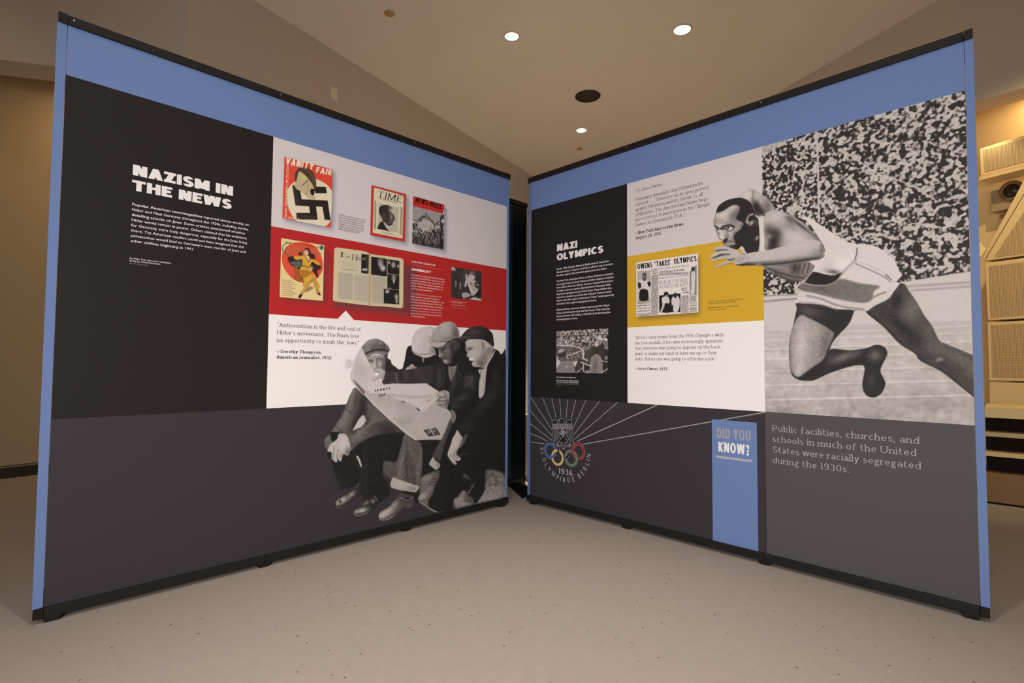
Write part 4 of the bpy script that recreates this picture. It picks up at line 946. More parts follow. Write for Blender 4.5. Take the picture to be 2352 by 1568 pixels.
# rear arm behind the head
cv.all(); cv.fill(R1("600,190 650,110 720,55 800,22 880,40 960,85 1040,140 1130,205 1200,300 1250,400 1180,440 1050,490 960,530 880,480 850,350 820,280 740,220"), .74, 3.0)
cv.blob(*R1("760,150")[0], 16, 11, .87, .9, 30); cv.blob(*R1("930,370")[0], 10, 18, .24, 1.0, -25, 3); cv.blob(*R1("1000,440")[0], 13, 9, .24, .9)
cv.blob(*R1("1120,330")[0], 10, 15, .45, .8); cv.stroke(R1("870,70 855,200 840,290"), 3, .42, .7, 3)
cv.grain(.015, clip=True)
# rear leg
cv.all(); cv.fill(R3("862,500 940,450 1100,370 1180,240 1250,225 1300,300 1370,400 1450,540 1530,650 1600,790 1680,830 1800,880 1960,950 2060,1010 2060,1480 1975,1385 1900,1320 1800,1240 1620,1100 1500,1040 1400,985 1360,925 1200,820 1050,660"), .31, .9)
cv.blob(*R3("1330,470")[0], 26, 44, .47, .85, 32); cv.blob(*R3("1180,400")[0], 12, 16, .2, .8); cv.blob(*R3("1500,720")[0], 14, 30, .42, .7, -28); cv.blob(*R3("1250,680")[0], 50, 14, .2, .8, 45)
cv.blob(*R3("1560,860")[0], 22, 16, .44, .7); cv.blob(*R3("1600,985")[0], 7, 4, .66, .8, -20); cv.blob(*R3("1820,980")[0], 44, 14, .47, .75, 28); cv.blob(*R3("1950,1100")[0], 20, 18, .47, .6)
cv.stroke(R3("1260,240 1380,410 1540,660 1620,800 1820,890 1960,955"), 2.5, .52, .6, 2.5); cv.stroke(R3("900,520 1100,700 1220,830 1370,940 1500,1050 1640,1110 1850,1290 1985,1395"), 5, .2, .7, 4)
cv.grain(.012, 1.6, True)
# near leg
cv.all(); cv.fill(R3("190,415 480,440 740,490 745,510 700,620 600,730 540,800 510,865 505,880 560,875 690,890 800,880 900,860 950,838 1010,838 1060,865 1082,920 1060,980 1025,1050 1015,1110 1050,1180 1062,1230 1030,1310 960,1360 890,1350 845,1300 832,1220 848,1130 850,1050 790,1038 680,1060 500,1120 360,1185 300,1195 220,1190 150,1160 115,1100 100,950 105,800 140,640 175,480"), .235, .9)
cv.blob(*R3("300,500")[0], 26, 12, .42, .7, 15); cv.blob(*R3("640,960")[0], 26, 8, .52, .8, -22); cv.blob(*R3("960,940")[0], 13, 11, .50, .75); cv.blob(*R3("760,930")[0], 16, 7, .45, .5, -15); cv.blob(*R3("920,1190")[0], 9, 16, .33, .7)
cv.blob(*R3("520,950")[0], 10, 14, .40, .4)
cv.fill(R3("215,540 300,570 440,640 500,680 545,720 520,800 480,880 440,980 330,1060 215,1145 170,1150 118,1090 106,950 112,780 150,620"), .60, 2.2)
cv.blob(*R3("225,830")[0], 17, 60, .80, .95, 3); cv.blob(*R3("330,680")[0], 20, 18, .72, .7, 30); cv.blob(*R3("470,850")[0], 12, 36, .42, .7, 10); cv.blob(*R3("330,960")[0], 14, 30, .66, .5)
cv.blob(*R3("195,1090")[0], 8, 12, .82, .7); cv.blob(*R3("112,950")[0], 3, 50, .55, .6)
cv.grain(.016, 1.6, True)
# singlet, ribs, belly, shorts
cv.all(); cv.fill(R2("60,930 200,925 420,900 560,885 645,935 610,1010 520,1098 420,1108 300,1082 170,1020"), .50, 1)
cv.stroke(R2("70,935 220,1000 380,1050 520,1070"), 3, .26, .9, 2); cv.stroke(R2("100,940 260,950 360,985"), 3, .72, .6, 4); cv.stroke(R2("200,1020 330,1085 480,1108"), 5, .26, .8, 3)
for i in range(8):
    x = 400 + i * 26; cv.stroke(R2([(x + 30, 905), (x - 10 + 30, 950), (x - 20 + 20, 1010)]), 1.8, .25 if i % 2 == 0 else .62, .8, 1.2)
cv.blob(*R2("430,960")[0], 10, 12, .25, .7)
cv.all(); cv.fill(R2("520,380 600,405 760,505 900,600 1020,665 1110,695 1140,800 1110,880 930,1065 860,1060 650,1010 560,1100 500,1112 560,1060 640,945 640,930 590,885 700,860 755,820 760,745 700,640 600,480"), .885, .9)
cv.blob(*R2("980,900")[0], 26, 16, .96, .8, -20); cv.blob(*R2("850,1000")[0], 16, 5, .35, .9, 10); cv.blob(*R2("800,930")[0], 12, 14, .80, .6); cv.stroke(R2("640,940 600,1020 520,1105"), 1.6, .45, .8, 1.4)
cv.blob(*R2("900,750")[0], 40, 14, .86, .5, 30)
cv.all(); cv.fill(R2("640,1000 760,1030 860,1040 945,1012 905,1080 830,1130 740,1148 640,1145 530,1135 560,1080 600,1030"), .22, 1.2)
cv.all(); cv.fill(R2("1110,695 1230,690 1330,715 1430,770 1500,830 1560,900 1590,980 1625,1020 1610,1060 1570,1110 1590,1150 1480,1270 1300,1390 1225,1442 1180,1425 900,1420 700,1365 460,1350 450,1300 480,1200 495,1120 640,1145 800,1140 930,1065 1110,880 1140,800"), .875, .9)
cv.fill(R2("500,1128 640,1150 800,1145 940,1080 1150,1130 1375,1160 1310,1220 1290,1310 1200,1350 1000,1330 800,1285 640,1240 480,1205"), .50, 2.4)
cv.blob(*R2("720,1200")[0], 40, 8, .40, .6, 8); cv.blob(*R2("1000,1170")[0], 30, 14, .46, .6); cv.grain(.014, 1.8, True)
cv.off = (0, cv.h, 0, cv.w); cv.m = np.ones((cv.h, cv.w))
cv.fill(R2("470,1215 640,1250 900,1310 1180,1360 1290,1330 1420,1240 1500,1150 1540,1160 1460,1280 1300,1395 1225,1440 1100,1420 800,1300 600,1250 480,1300"), .84, 2, .8)
cv.all()
cv.stroke(R2("560,1270 700,1300 850,1360 1000,1400 1190,1425"), 3.5, .45, .8, 3); cv.stroke(R2("470,1340 600,1350 760,1380 900,1425"), 3, .62, .7, 3); cv.stroke(R2("1310,1285 1380,1250 1440,1230"), 3, .42, .8, 2.5)
cv.stroke(R2("1100,905 1300,995 1430,1060 1495,1112"), 1.6, .38, .9, 1.3); cv.stroke(R2("1150,885 1300,950 1440,1020 1510,1075"), 1.0, .68, .8, 1.2); cv.stroke(R2("1440,1035 1505,1088"), 2.6, .40, .85, 1.2); cv.stroke(R2("1485,1112 1570,1108"), 1.2, .6, .8, 1)
cv.stroke(R2("1120,735 1118,790 1100,855"), 2.4, .3, .9, 1.3); cv.stroke(R2("1110,860 1040,930 920,1050"), 1.5, .42, .9, 1.2); cv.stroke(R2("1085,870 1000,945 930,1020"), 1.0, .66, .7, 1.2)
# neck, head
cv.all(); cv.fill(R1("152,620 168,540 195,470 205,410 240,340 330,265 430,220 520,200 600,188 700,205 790,250 850,330 870,400 900,480 960,560 990,620 985,760 980,1000 985,1150 850,1182 740,1190 700,1100 660,1060 600,1112 540,1115 450,1090 380,1060 330,1020 300,960 250,930 222,850 200,790 165,690"), .235, .7)
cv.fill(R1("204,466 260,452 350,412 420,362 500,322 590,332 618,380 590,470 556,540 575,590 680,640 668,700 620,770 550,820 508,900 530,980 540,1020 500,1060 420,1062 350,1030 300,960 250,926 225,850 202,790 162,690 147,620 166,540"), .70, 1.6)
for (x, y, rx, ry, v, a, g) in ((330, 500, 17, 9, .87, .9, -25), (520, 370, 12, 6, .84, .8, -20), (480, 560, 7, 12, .48, .85, 10), (560, 480, 6, 14, .42, .7, 10), (250, 680, 9, 8, .84, .7, 0), (300, 830, 6, 12, .86, .9, -10), (300, 900, 7, 6, .88, .9, 0), (540, 640, 14, 7, .58, .7, 30),
                              (560, 740, 12, 7, .68, .7, -30), (430, 850, 9, 10, .80, .9, 0), (380, 880, 4, 7, .5, .7, 0), (470, 930, 6, 5, .6, .7, 0), (620, 680, 8, 6, .62, .6, -20), (500, 1050, 8, 4, .3, .8, 0), (180, 640, 4, 12, .62, .6, 0), (600, 430, 3, 12, .45, .6, 8), (570, 540, 4, 8, .42, .6, 0), (665, 690, 4, 8, .42, .7, 20), (600, 790, 9, 3, .42, .7, -40), (520, 860, 3, 8, .42, .7, 10), (535, 970, 3, 9, .44, .7, 0), (300, 560, 10, 4, .8, .5, -10), (400, 600, 8, 5, .78, .5, 0)):
    cv.blob(*R1([(x, y)])[0], rx, ry, v, a, g)
for t, w_, v in (("160,575 230,590 320,580", .9, .5), ("155,605 230,620 325,605", .9, .5), ("160,640 220,655 310,640", .9, .52), ("350,650 400,628 470,640", 1.2, .5), ("165,690 200,715 245,745", 4.0, .25), ("285,745 320,712 400,688 470,690 520,712", 5.0, .23), ("300,755 360,745 400,755", 4.2, .25),
                 ("385,770 440,790 490,760 520,735", 2.0, .35), ("200,800 240,820 250,850", 1.6, .3), ("395,800 420,860 415,900", 1.5, .45), ("225,860 260,920 300,950", 1.4, .4)):
    cv.stroke(R1(t), w_, v, .85, 1.3)
cv.blob(*R1("440,738")[0], 5, 3, .86, 1, -10, 4); cv.blob(*R1("418,722")[0], 2.6, 2.6, .15, 1, 0, 4); cv.blob(*R1("226,785")[0], 3.2, 1.9, .85, .9, 0, 4); cv.blob(*R1("215,765")[0], 2.4, 2, .22, .8)
cv.fill(R1("318,962 345,935 380,918 398,905 412,925 405,950 380,985 352,1012 328,990"), .26, 1.4); cv.all(); cv.stroke(R1("365,1005 430,968 505,985"), 2.4, .33, .9, 1.2); cv.stroke(R1("385,1035 440,1012 520,1008"), 4.6, .70, .9, 1.4); cv.stroke(R1("395,1015 450,1000 520,1000"), 1.2, .4, .9, 1); cv.stroke(R1("390,1062 460,1075 540,1050"), 3.2, .27, .8, 1.6)
cv.all(); cv.stroke(R1("752,592 770,545 808,500 856,486"), 3.6, .80, .95, 1.3, clip=False); cv.blob(*R1("760,625")[0], 4, 4.2, .74, .95, 0, 3); cv.blob(*R1("835,640")[0], 7.5, 4.0, .76, .95, -48, 3); cv.blob(*R1("830,560")[0], 6, 5, .18, .8); cv.blob(*R1("930,640")[0], 5, 8, .4, .6)
cv.blob(*R1("935,915")[0], 5.5, 3.4, .66, .9, -50, 3); cv.fill(R1("612,1098 640,1075 662,1060 690,1090 720,1150 740,1192 690,1192 650,1140"), .82, .8)
# strap
cv.all(); cv.fill(R1("885,505 925,515 960,545 1010,545 1050,520 1100,560 1060,640 1060,800 1075,960 1095,1160 968,1170 980,1000 975,800 962,640 955,570"), .88, .8); cv.stroke(R1("972,650 978,800 985,1000 980,1140"), 1.2, .6, .7, 1.5)
# shoulder and upper arm
cv.all(); cv.fill(R1("1050,600 1062,520 1130,445 1260,412 1400,440 1560,510 1700,600 1860,730 2010,880 2120,1020 2150,1120 2100,1220 1700,1250 1350,1120 1092,1150 1072,900 1055,760"), .74, .8)
for (x, y, rx, ry, v, a, g) in ((1300, 590, 22, 14, .85, .95, 0), (1600, 860, 32, 17, .83, .95, 30), (1140, 770, 9, 12, .42, .8, 0), (1230, 950, 14, 22, .215, 1, 0), (1270, 840, 12, 12, .3, .9, 0), (1480, 700, 26, 9, .6, .7, 20), (1180, 1080, 16, 7, .25, .9, -8),
                              (1760, 720, 36, 3.6, .32, .95, 39), (1520, 580, 16, 7, .40, .8, 45), (1800, 660, 40, 4, .66, .8, 40), (2000, 900, 24, 5, .40, .8, 50), (1900, 900, 20, 9, .66, .6, 45), (1100, 1040, 4, 14, .7, .7, 0), (1400, 480, 14, 4, .82, .6, 10), (1150, 890, 7, 5, .7, .6, 0)):
    cv.blob(*R1([(x, y)])[0], rx, ry, v, a, g)
# forearm
cv.all(); cv.fill(R1("700,1200 800,1182 960,1155 1090,1138 1250,1105 1420,1055 1600,995 1800,962 2000,950 2120,1020 2150,1120 2135,1210 2060,1290 1850,1330 1600,1370 1300,1400 1060,1412 900,1408 700,1412 600,1410 545,1385 600,1290"), .79, .8)
cv.stroke(R1("640,1400 900,1395 1300,1375 1700,1325 2060,1265"), 10, .25, .95, 5); cv.stroke(R1("1100,1340 1400,1300 1700,1250 1950,1200"), 4, .58, .6, 6); cv.blob(*R1("2040,1190")[0], 14, 10, .55, .8); cv.blob(*R1("2110,1100")[0], 5, 16, .4, .7); cv.blob(*R1("960,1385")[0], 7, 2, .7, .8, -10)
cv.stroke(R1("1560,1100 1750,1060 1900,1020"), 5, .84, .6, 6); cv.blob(*R1("560,1370")[0], 12, 5, .26, .9, 10); cv.blob(*R1("650,1380")[0], 12, 5, .26, .9)
cv.grain(.012, 1, True)
# hand
cv.all(); cv.fill(R1('195,1120 330,1082 480,1120 560,1200 540,1290 420,1262 300,1272 180,1305 135,1285 240,1205 205,1160'), .50, 1.0)
cv.all(); cv.fill(R1("300,1056 400,1068 480,1098 560,1128 640,1185 780,1205 820,1300 700,1365 600,1388 520,1374 545,1310 470,1325 405,1302 345,1262 325,1200 285,1150 290,1100"), .76, .8)
cv.blob(*R1("620,1290")[0], 10, 9, .62, .7); cv.blob(*R1("560,1200")[0], 12, 6, .84, .6, 30); cv.stroke(R1("600,1120 640,1160 700,1195"), 3, .3, .8, 2)
cv.all()
for t, w_, tp, v in (("180,1105 250,1090 340,1085 430,1115 500,1150", 7.6, (.85, 1.1), .76), ("105,1248 180,1205 260,1170 360,1155 470,1185", 7.4, (.8, 1.15), .79), ("130,1315 200,1290 300,1262 400,1250 500,1262", 7.0, (.85, 1.1), .77), ("205,1425 290,1390 400,1345 480,1315 560,1270", 6.4, (.8, 1.1), .76)):
    cv.stroke(R1(t), w_, v, 1, .9, clip=False, taper=tp)
for t, w_, v, a in (("205,1148 300,1132 400,1130", 2.2, .28, .9), ("150,1272 240,1240 330,1212 430,1205", 3.2, .30, .85), ("225,1140 330,1118 400,1125", 1.4, .45, .6), ("420,1300 450,1310 520,1290", 3.0, .27, .85), ("120,1270 180,1255 230,1235", 1.4, .5, .6), ("140,1335 230,1312 330,1295 400,1293", 1.2, .5, .6), ("220,1445 330,1402 430,1372 500,1368", 1.5, .5, .7), ("250,1400 350,1362", 1.2, .9, .5)):
    cv.stroke(R1(t), w_, v, a, 1.3, clip=False)
cv.grain(.008, 1.0)
W2 = PR.W / 2
outl = R1("1040,100 985,70 880,30 800,12 715,45 640,105 596,186 520,196 430,214 330,258 236,334 198,410 188,470 160,540 140,620 152,695 192,792 214,852 242,934 290,965 318,1005 322,1040 250,1056 180,1066 148,1092 148,1125 180,1152 130,1190 85,1215 68,1248 85,1280 108,1288 95,1308 105,1335 150,1350 220,1335 300,1308 380,1300 412,1304 415,1322 300,1362 200,1398 174,1425 190,1452 240,1452 330,1410 420,1384 500,1386 545,1394 600,1420 900,1420 1020,1412 1050,1425")
top_ = PR.uv(*outl[0]); last = outl[-1]
op = [PR.uv(*q) for q in outl if PR.uv(*q)[0] < uP - .001]
op = [(uP, op[0][1])] + op + [(uP, op[-1][1])]
cv.place('sprinter_photograph', [[(uP, vDR), (PR.W, vDR), (PR.W, vBlR), (uP, vBlR)], op], 3, DR, 'black and white print of a sprinter before a stadium crowd')
# ------------------------------------------------------------------ printed photograph of four men with a newspaper
cm = Canvas(PL, [(738, 735), (1163, 735), (1163, 1200), (738, 1225)], .0017, .2)
M1 = View(730, 720, 3.2); M2 = View(790, 760, 9.224); M3 = View(920, 725, 7.84); M4 = View(780, 850, 7.839); M5 = View(730, 980, 6.817); M6 = View(930, 980, 6.817)
UU, VV = np.meshgrid(cm.u0 + (np.arange(cm.w) + .5) * cm.res, cm.v0 + (np.arange(cm.h) + .5) * cm.res)
cm.img[VV >= vWhT] = np.array([184, 45, 44]) / 255; cm.img[(VV < vWhT) & (VV >= vDk)] = np.array([245, 238, 234]) / 255; cm.img[VV < vDk] = np.array([60, 55, 60]) / 255
def F(view, s, v, blur=.7, a=1.0, smooth=True): cm.all(); cm.fill(view(s), v, blur, a, smooth); return cm
def Bs(view, *items):
    for (x, y, rx, ry, v, a, g) in items: cm.blob(*view([(x, y)])[0], rx, ry, v, a, g)
def Ss(view, *items):
    for (s, w_, v, a, so) in items: cm.stroke(view(s), w_, v, a, so)
# ground, rocks and dark mass
F(M1, "600,410 740,390 860,330 1040,190 1300,262 1345,300 1400,330 1400,1250 1200,1290 1010,1440 990,1442 860,1448 800,1400 740,1390 640,1330 560,1250 500,1190 480,1090 470,700 480,520 590,440", .175, 1.0)
F(M1, "480,1085 560,1080 620,1090 590,1180 560,1230 500,1190 478,1165", .36, 1.5); Bs(M1, (530, 1110, 8, 8, .42, .6, 0))
F(M6, "250,800 400,720 480,700 430,850 340,980 235,1080 240,950", .46, 2); Bs(M6, (330, 800, 12, 6, .60, .7, -20))
F(M6, "1240,700 1400,680 1560,740 1640,800 1640,1110 1400,1145 1110,1200 960,1235 760,1290 750,1200 770,1130 850,1050 930,1000 1080,1100 1200,1020 1240,930", .50, 2.5)
n_ = noise(cm, .009, 21) * .05 + noise(cm, .0035, 22) * .05
y0_, y1_, x0_, x1_ = cm.off; cm.img[y0_:y1_, x0_:x1_] = np.clip(cm.img[y0_:y1_, x0_:x1_] + (n_[y0_:y1_, x0_:x1_] * cm.m)[..., None], 0, 1)
Bs(M6, (1300, 1100, 34, 12, .68, .8, -12), (850, 1150, 14, 14, .62, .8, 0), (1500, 1000, 16, 10, .66, .6, 0), (1300, 760, 12, 8, .34, .6, 0))
F(M6, "900,780 960,690 1060,680 1090,820 1000,820", .34, 2)
# right man's legs and boot
F(M6, "1040,520 1240,560 1250,900 1240,1010 1150,1150 1090,1200 960,1170 915,1130 990,1010 1050,880 1000,780 860,700 500,640 560,900 450,1200 380,1290 700,1300 760,1280 760,1130 850,1050 700,700", .165, 1.5)
for i in range(6): cm.stroke(M6([(1100 - i * 28, 880 + i * 45), (1050 - i * 28, 905 + i * 45)]), 1.2, .62, .8, 1, clip=False); cm.stroke(M6([(1070 - i * 26, 900 + i * 45), (1060 - i * 28, 945 + i * 45)]), 1.0, .60, .7, 1, clip=False)
F(M6, "905,1120 960,1080 1040,1100 1080,1190 1000,1215 920,1160", .55, 2, .6)
# back man (light cap)
F(M1, "622,412 640,330 655,255 685,235 720,250 860,300 930,420 800,440 640,420", .165, .8)
F(M3, "385,750 415,750 425,800 405,845 385,800", .55, 1)
F(M3, "80,985 100,940 160,900 200,865 240,890 260,920 330,945 300,965 180,965 110,995", .74, .8); Ss(M3, ("150,930 200,925 240,940", 1.4, .4, .7, 1.2), ("205,880 235,920", 1.2, .45, .7, 1))
F(M1, "688,245 696,170 728,122 785,96 835,94 862,108 850,140 830,200 870,240 885,252 860,300 800,324 745,312 700,288", .82, .7)
Bs(M1, (730, 230, 10, 20, .88, .6, 0), (760, 150, 16, 8, .87, .5, -20), (850, 260, 8, 14, .5, .8, 10), (780, 240, 5, 18, .74, .5, 0)); Ss(M3, ("210,640 300,685 400,695 520,680", 1.8, .42, .8, 1.3), ("330,520 330,640", 2, .66, .5, 2), ("470,360 520,400 500,470", 2.5, .64, .6, 2.5), ("560,220 600,250 590,300", 2, .6, .5, 2))
# centre man: coat and sleeve
F(M1, "488,430 560,424 640,414 740,396 850,380 900,420 890,520 800,512 700,516 560,514 520,516 478,524 470,500 484,470", .27, .9)
Ss(M1, ("580,440 575,480 590,510", 2.2, .48, .7, 2), ("612,430 605,500", 1.6, .2, .8, 2), ("640,420 650,470 640,505", 2.4, .36, .8, 3), ("680,415 700,460 690,505", 1.8, .2, .8, 2), ("720,410 760,440 760,500", 3, .34, .6, 4), ("540,430 575,445 580,500", 1.4, .55, .6, 1.2))
F(M1, "860,330 900,360 960,380 1000,360 1040,260 1090,330 1180,420 1180,520 1120,640 1050,700 990,700 960,640 960,580 890,580 850,520 850,420", .205, 1)
Bs(M1, (890, 470, 7, 26, .34, .7, 0), (930, 500, 5, 30, .15, .7, 0), (1000, 480, 5, 30, .36, .7, 8), (1110, 500, 12, 16, .34, .8, 20), (1060, 620, 16, 7, .33, .7, -20), (1000, 680, 12, 8, .30, .7, 0))
Ss(M3, ("750,900 790,1050 760,1250", 2.0, .38, .6, 2.5), ("1000,950 1090,1100 970,1250", 1.6, .42, .5, 2), ("1170,1110 1280,1100 1270,1200", 2.0, .5, .55, 1.8), ("1150,1280 1240,1230 1320,1330", 1.8, .42, .6, 2))
F(M3, "862,880 915,900 1000,872 1060,740 1090,600 1100,480 1090,640 1050,800 1005,900 990,1000 940,1110 905,1180 870,1080 858,960", .50, 1.2)
Ss(M3, ("870,960 880,1100", 1.4, .72, .7, 1.2), ("900,915 960,925 1000,900", 1.6, .72, .7, 1.2), ("960,850 1030,790 1080,640", 1.5, .74, .75, 1.2), ("930,980 930,1100", 1.2, .3, .7, 1.2))
# centre man: face and cap
F(M3, "600,520 800,470 1056,380 1120,480 1110,640 1070,780 980,900 860,900 740,800 650,760 620,620", .17, 1)
F(M3, "680,580 760,550 850,480 960,430 1050,470 1060,580 1000,640 930,760 905,850 820,870 762,832 745,785 705,752 672,735 690,680 676,620", .40, .9)
Bs(M3, (702, 700, 2.6, 7, .76, .95, 0), (735, 715, 4, 3.5, .62, .8, 0), (805, 815, 6, 5, .74, .9, 0), (800, 760, 7, 3, .36, .8, -15), (850, 620, 8, 8, .55, .7, 0), (880, 700, 5, 10, .48, .6, 20), (930, 560, 6, 8, .2, .8, 0), (770, 600, 6, 4, .26, .8, -20), (980, 580, 3.6, 6.5, .58, .85, 10), (985, 680, 9, 12, .17, .9, 0), (940, 800, 7, 8, .2, .7, 0), (1010, 540, 6, 10, .25, .7, 0))
Ss(M3, ("745,775 800,765 840,790", 1.4, .25, .8, 1.1), ("780,640 830,610 880,600", 1.0, .6, .6, 1), ("690,740 720,745 740,730", 1.2, .25, .8, 1))
F(M3, "520,445 545,380 590,270 650,200 720,145 800,110 900,106 985,155 1040,240 1056,330 1052,400 960,405 840,450 700,466 590,455", .68, .7)
Bs(M3, (760, 200, 14, 10, .78, .7, -25), (640, 330, 8, 14, .74, .6, 25), (990, 330, 8, 16, .34, .85, -10), (960, 220, 6, 8, .5, .5, 0), (880, 400, 16, 4, .48, .7, -12), (860, 250, 10, 12, .74, .5, 0)); Ss(M3, ("590,440 620,330 720,200", 1.4, .5, .5, 1.6), ("700,300 660,430", 1, .55, .4, 1.5))
F(M3, "508,455 525,425 570,452 700,466 832,452 815,495 760,550 700,572 640,572 565,545 520,500", .74, .7); Ss(M3, ("568,453 700,466 835,452 920,420", 1.8, .24, .9, 1.1), ("540,540 640,580 760,555", 1.4, .3, .7, 1.2))
# right man
F(M1, "1300,262 1345,300 1400,330 1400,900 1240,900 1150,850 1060,918 1035,900 1025,830 1060,760 1190,640 1240,470 1290,330", .165, .9)
Bs(M1, (1240, 640, 40, 12, .27, .8, -48), (1090, 830, 16, 12, .26, .7, -30), (1300, 480, 10, 26, .25, .6, 15)); Ss(M1, ("1300,440 1290,470", 1.5, .5, .4, 1))
F(M3, "1172,460 1300,420 1480,425 1600,500 1665,560 1660,640 1600,780 1540,900 1490,935 1430,925 1310,912 1282,860 1295,815 1230,800 1235,755 1200,745 1186,720 1200,650 1165,620 1172,550", .76, .8)
Bs(M3, (1500, 760, 10, 14, .52, .85, 25), (1600, 620, 8, 10, .5, .7, 20), (1340, 700, 10, 12, .83, .6, 0), (1300, 480, 14, 6, .84, .6, 0), (1440, 860, 10, 7, .42, .8, 20), (1240, 600, 6, 2.4, .42, .8, -8), (1200, 720, 3, 3, .7, .6, 0), (1320, 860, 5, 4, .8, .7, 0), (1560, 540, 6, 4, .84, .6, 20))
Ss(M3, ("1172,590 1215,578 1285,572", 1.8, .38, .75, 1.2), ("1205,608 1255,602", 1.4, .3, .85, 1), ("1188,725 1225,752 1260,740", 1.2, .3, .8, 1), ("1245,822 1290,828 1310,815", 1.6, .26, .9, 1))
cm.blob(*M3("1270,778")[0], 5.6, 4.4, .95, 1, 25, 3.2)
F(M3, "1440,490 1470,465 1500,485 1516,560 1500,610 1465,640 1450,590 1470,550", .74, .8); Ss(M3, ("1450,480 1490,480 1514,560 1470,640", 1.2, .42, .7, 1), ("1465,510 1485,540 1475,580", 2.2, .3, .85, 1.2))
F(M3, "1050,420 1080,370 1130,310 1200,245 1320,196 1460,188 1560,230 1650,320 1672,440 1682,525 1655,548 1560,470 1480,430 1350,420 1200,430 1110,470 1000,480 1010,455", .24, .7)
Bs(M3, (1320, 290, 18, 9, .34, .8, 0), (1120, 400, 14, 3, .38, .7, -8), (1560, 380, 10, 14, .19, .7, 0)); Ss(M3, ("1070,390 1140,372 1260,380", 1.4, .42, .6, 1.2), ("1290,200 1310,330", 1, .33, .5, 1.6))
F(M3, "1395,985 1440,955 1500,930 1560,850 1640,700 1700,612 1705,630 1640,760 1570,880 1545,1000 1530,1150 1505,1400 1412,1476 1412,1200 1432,1080", .80, .8); Ss(M3, ("1450,960 1440,1050 1425,1130", 1.2, .25, .8, 1), ("1540,1000 1510,1200 1500,1380", 1.6, .5, .5, 2)); Bs(M3, (1450, 945, 6, 2.2, .2, .95, 0))
# left man
F(M2, "850,500 925,460 915,560 940,590 985,618 1010,700 1090,760 1165,830 1160,860 1000,872 860,850 830,700", .235, .8); Bs(M2, (900, 560, 3, 10, .35, .5, 0))
F(M2, "465,560 600,520 740,500 860,540 870,700 850,840 760,800 640,830 585,790 530,700", .66, .8)
Bs(M2, (640, 740, 4.5, 4.5, .84, .9, 0), (655, 680, 3, 7, .80, .8, 0), (780, 700, 5, 6, .78, .85, 0), (560, 700, 4, 5, .74, .7, 0), (840, 760, 5, 9, .32, .85, 0), (850, 620, 5, 9, .36, .8, 0), (600, 580, 8, 3, .6, .6, -10), (800, 800, 5, 4, .42, .6, 0))
Ss(M2, ("505,640 550,622 605,640", 3.2, .30, .85, 1.6), ("520,665 560,672 600,655", 1.8, .38, .8, 1.2), ("690,600 730,580 800,600", 3.0, .33, .85, 1.6), ("700,628 750,640 790,615", 1.6, .42, .7, 1.2), ("690,640 690,700 720,770", 3.4, .40, .75, 2.2), ("590,790 640,810 700,790", 1.4, .4, .7, 1.2))
F(M2, "372,352 425,280 490,215 570,178 680,166 790,198 880,268 950,345 968,395 945,440 900,500 850,510 720,480 600,500 480,560 440,490", .50, .8)
Bs(M2, (560, 230, 14, 6, .62, .7, -20), (640, 350, 12, 8, .42, .6, 0), (840, 330, 12, 12, .34, .8, 20), (760, 240, 12, 5, .56, .6, 15), (480, 370, 7, 8, .58, .6, 0)); cm.grain(.025, 1, True)
Ss(M2, ("430,500 560,432 700,398 850,402 950,440", 4.4, .25, .95, 1.6), ("452,548 590,482 720,455 860,478", 4.2, .57, .95, 1.4), ("470,590 600,532 740,505 880,540", 4.6, .24, .9, 2.2))
F(M1, "272,545 330,585 400,650 480,740 560,810 640,872 610,900 480,900 400,900 300,950 240,1010 215,1040 95,1085 70,1010 48,960 50,920 90,880 130,820 170,760 215,650 240,590", .40, .9)
Bs(M1, (338, 690, 12, 38, .20, .9, 0), (285, 800, 11, 28, .20, .9, 25), (190, 740, 5, 20, .56, .7, 40), (250, 600, 6, 26, .52, .8, 20), (180, 790, 12, 18, .5, .8, 40), (300, 890, 22, 9, .50, .8, -35), (120, 850, 16, 7, .48, .7, -45), (400, 760, 14, 12, .44, .7, -40), (500, 850, 30, 16, .23, .9, 0), (420, 860, 18, 7, .35, .7, -20), (70, 950, 6, 10, .46, .7, 0), (150, 880, 9, 3, .2, .8, -10), (380, 690, 8, 12, .5, .5, 0))
Ss(M1, ("235,600 210,680 170,770", 2.4, .30, .6, 3), ("300,870 400,800 470,770", 3, .56, .6, 4), ("250,960 360,930 470,880", 2.5, .26, .6, 3), ("60,930 120,880 200,800", 1.6, .58, .5, 2), ("120,820 170,860", 1.6, .24, .6, 1.6), ("205,700 240,730", 1.8, .22, .6, 2), ("280,590 275,660 260,720", 2, .26, .7, 3), ("360,620 400,700 370,790", 2.6, .27, .6, 4))
F(M1, "70,1005 240,1010 300,960 400,905 480,885 640,876 640,960 600,1060 560,1090 500,1080 480,1095 480,1190 522,1262 530,1320 480,1370 430,1402 400,1385 325,1348 318,1260 305,1240 290,1262 240,1280 152,1286 130,1210 95,1100", .17, 1)
Bs(M1, (350, 1150, 4, 50, .24, .7, 0), (170, 1250, 12, 8, .24, .7, 0)); Ss(M1, ("92,1080 130,1210 150,1285", 1.4, .36, .7, 1.4), ("322,1130 320,1250 326,1345", 1.2, .30, .7, 1.4))
F(M4, "425,808 468,905 400,1010 330,1045 235,1082 260,1030 345,880", .80, .8)
F(M5, "598,462 640,468 690,614 668,624 640,560", .72, .6)
F(M5, "188,100 230,78 340,80 330,120 300,185 235,232 205,180", .18, .8)
F(M5, "148,382 170,320 195,268 260,225 300,188 325,112 375,105 425,112 470,168 505,300 510,345 470,450 420,430 385,440 372,520 335,535 312,500 300,548 265,548 240,520 215,500 208,400", .74, .8)
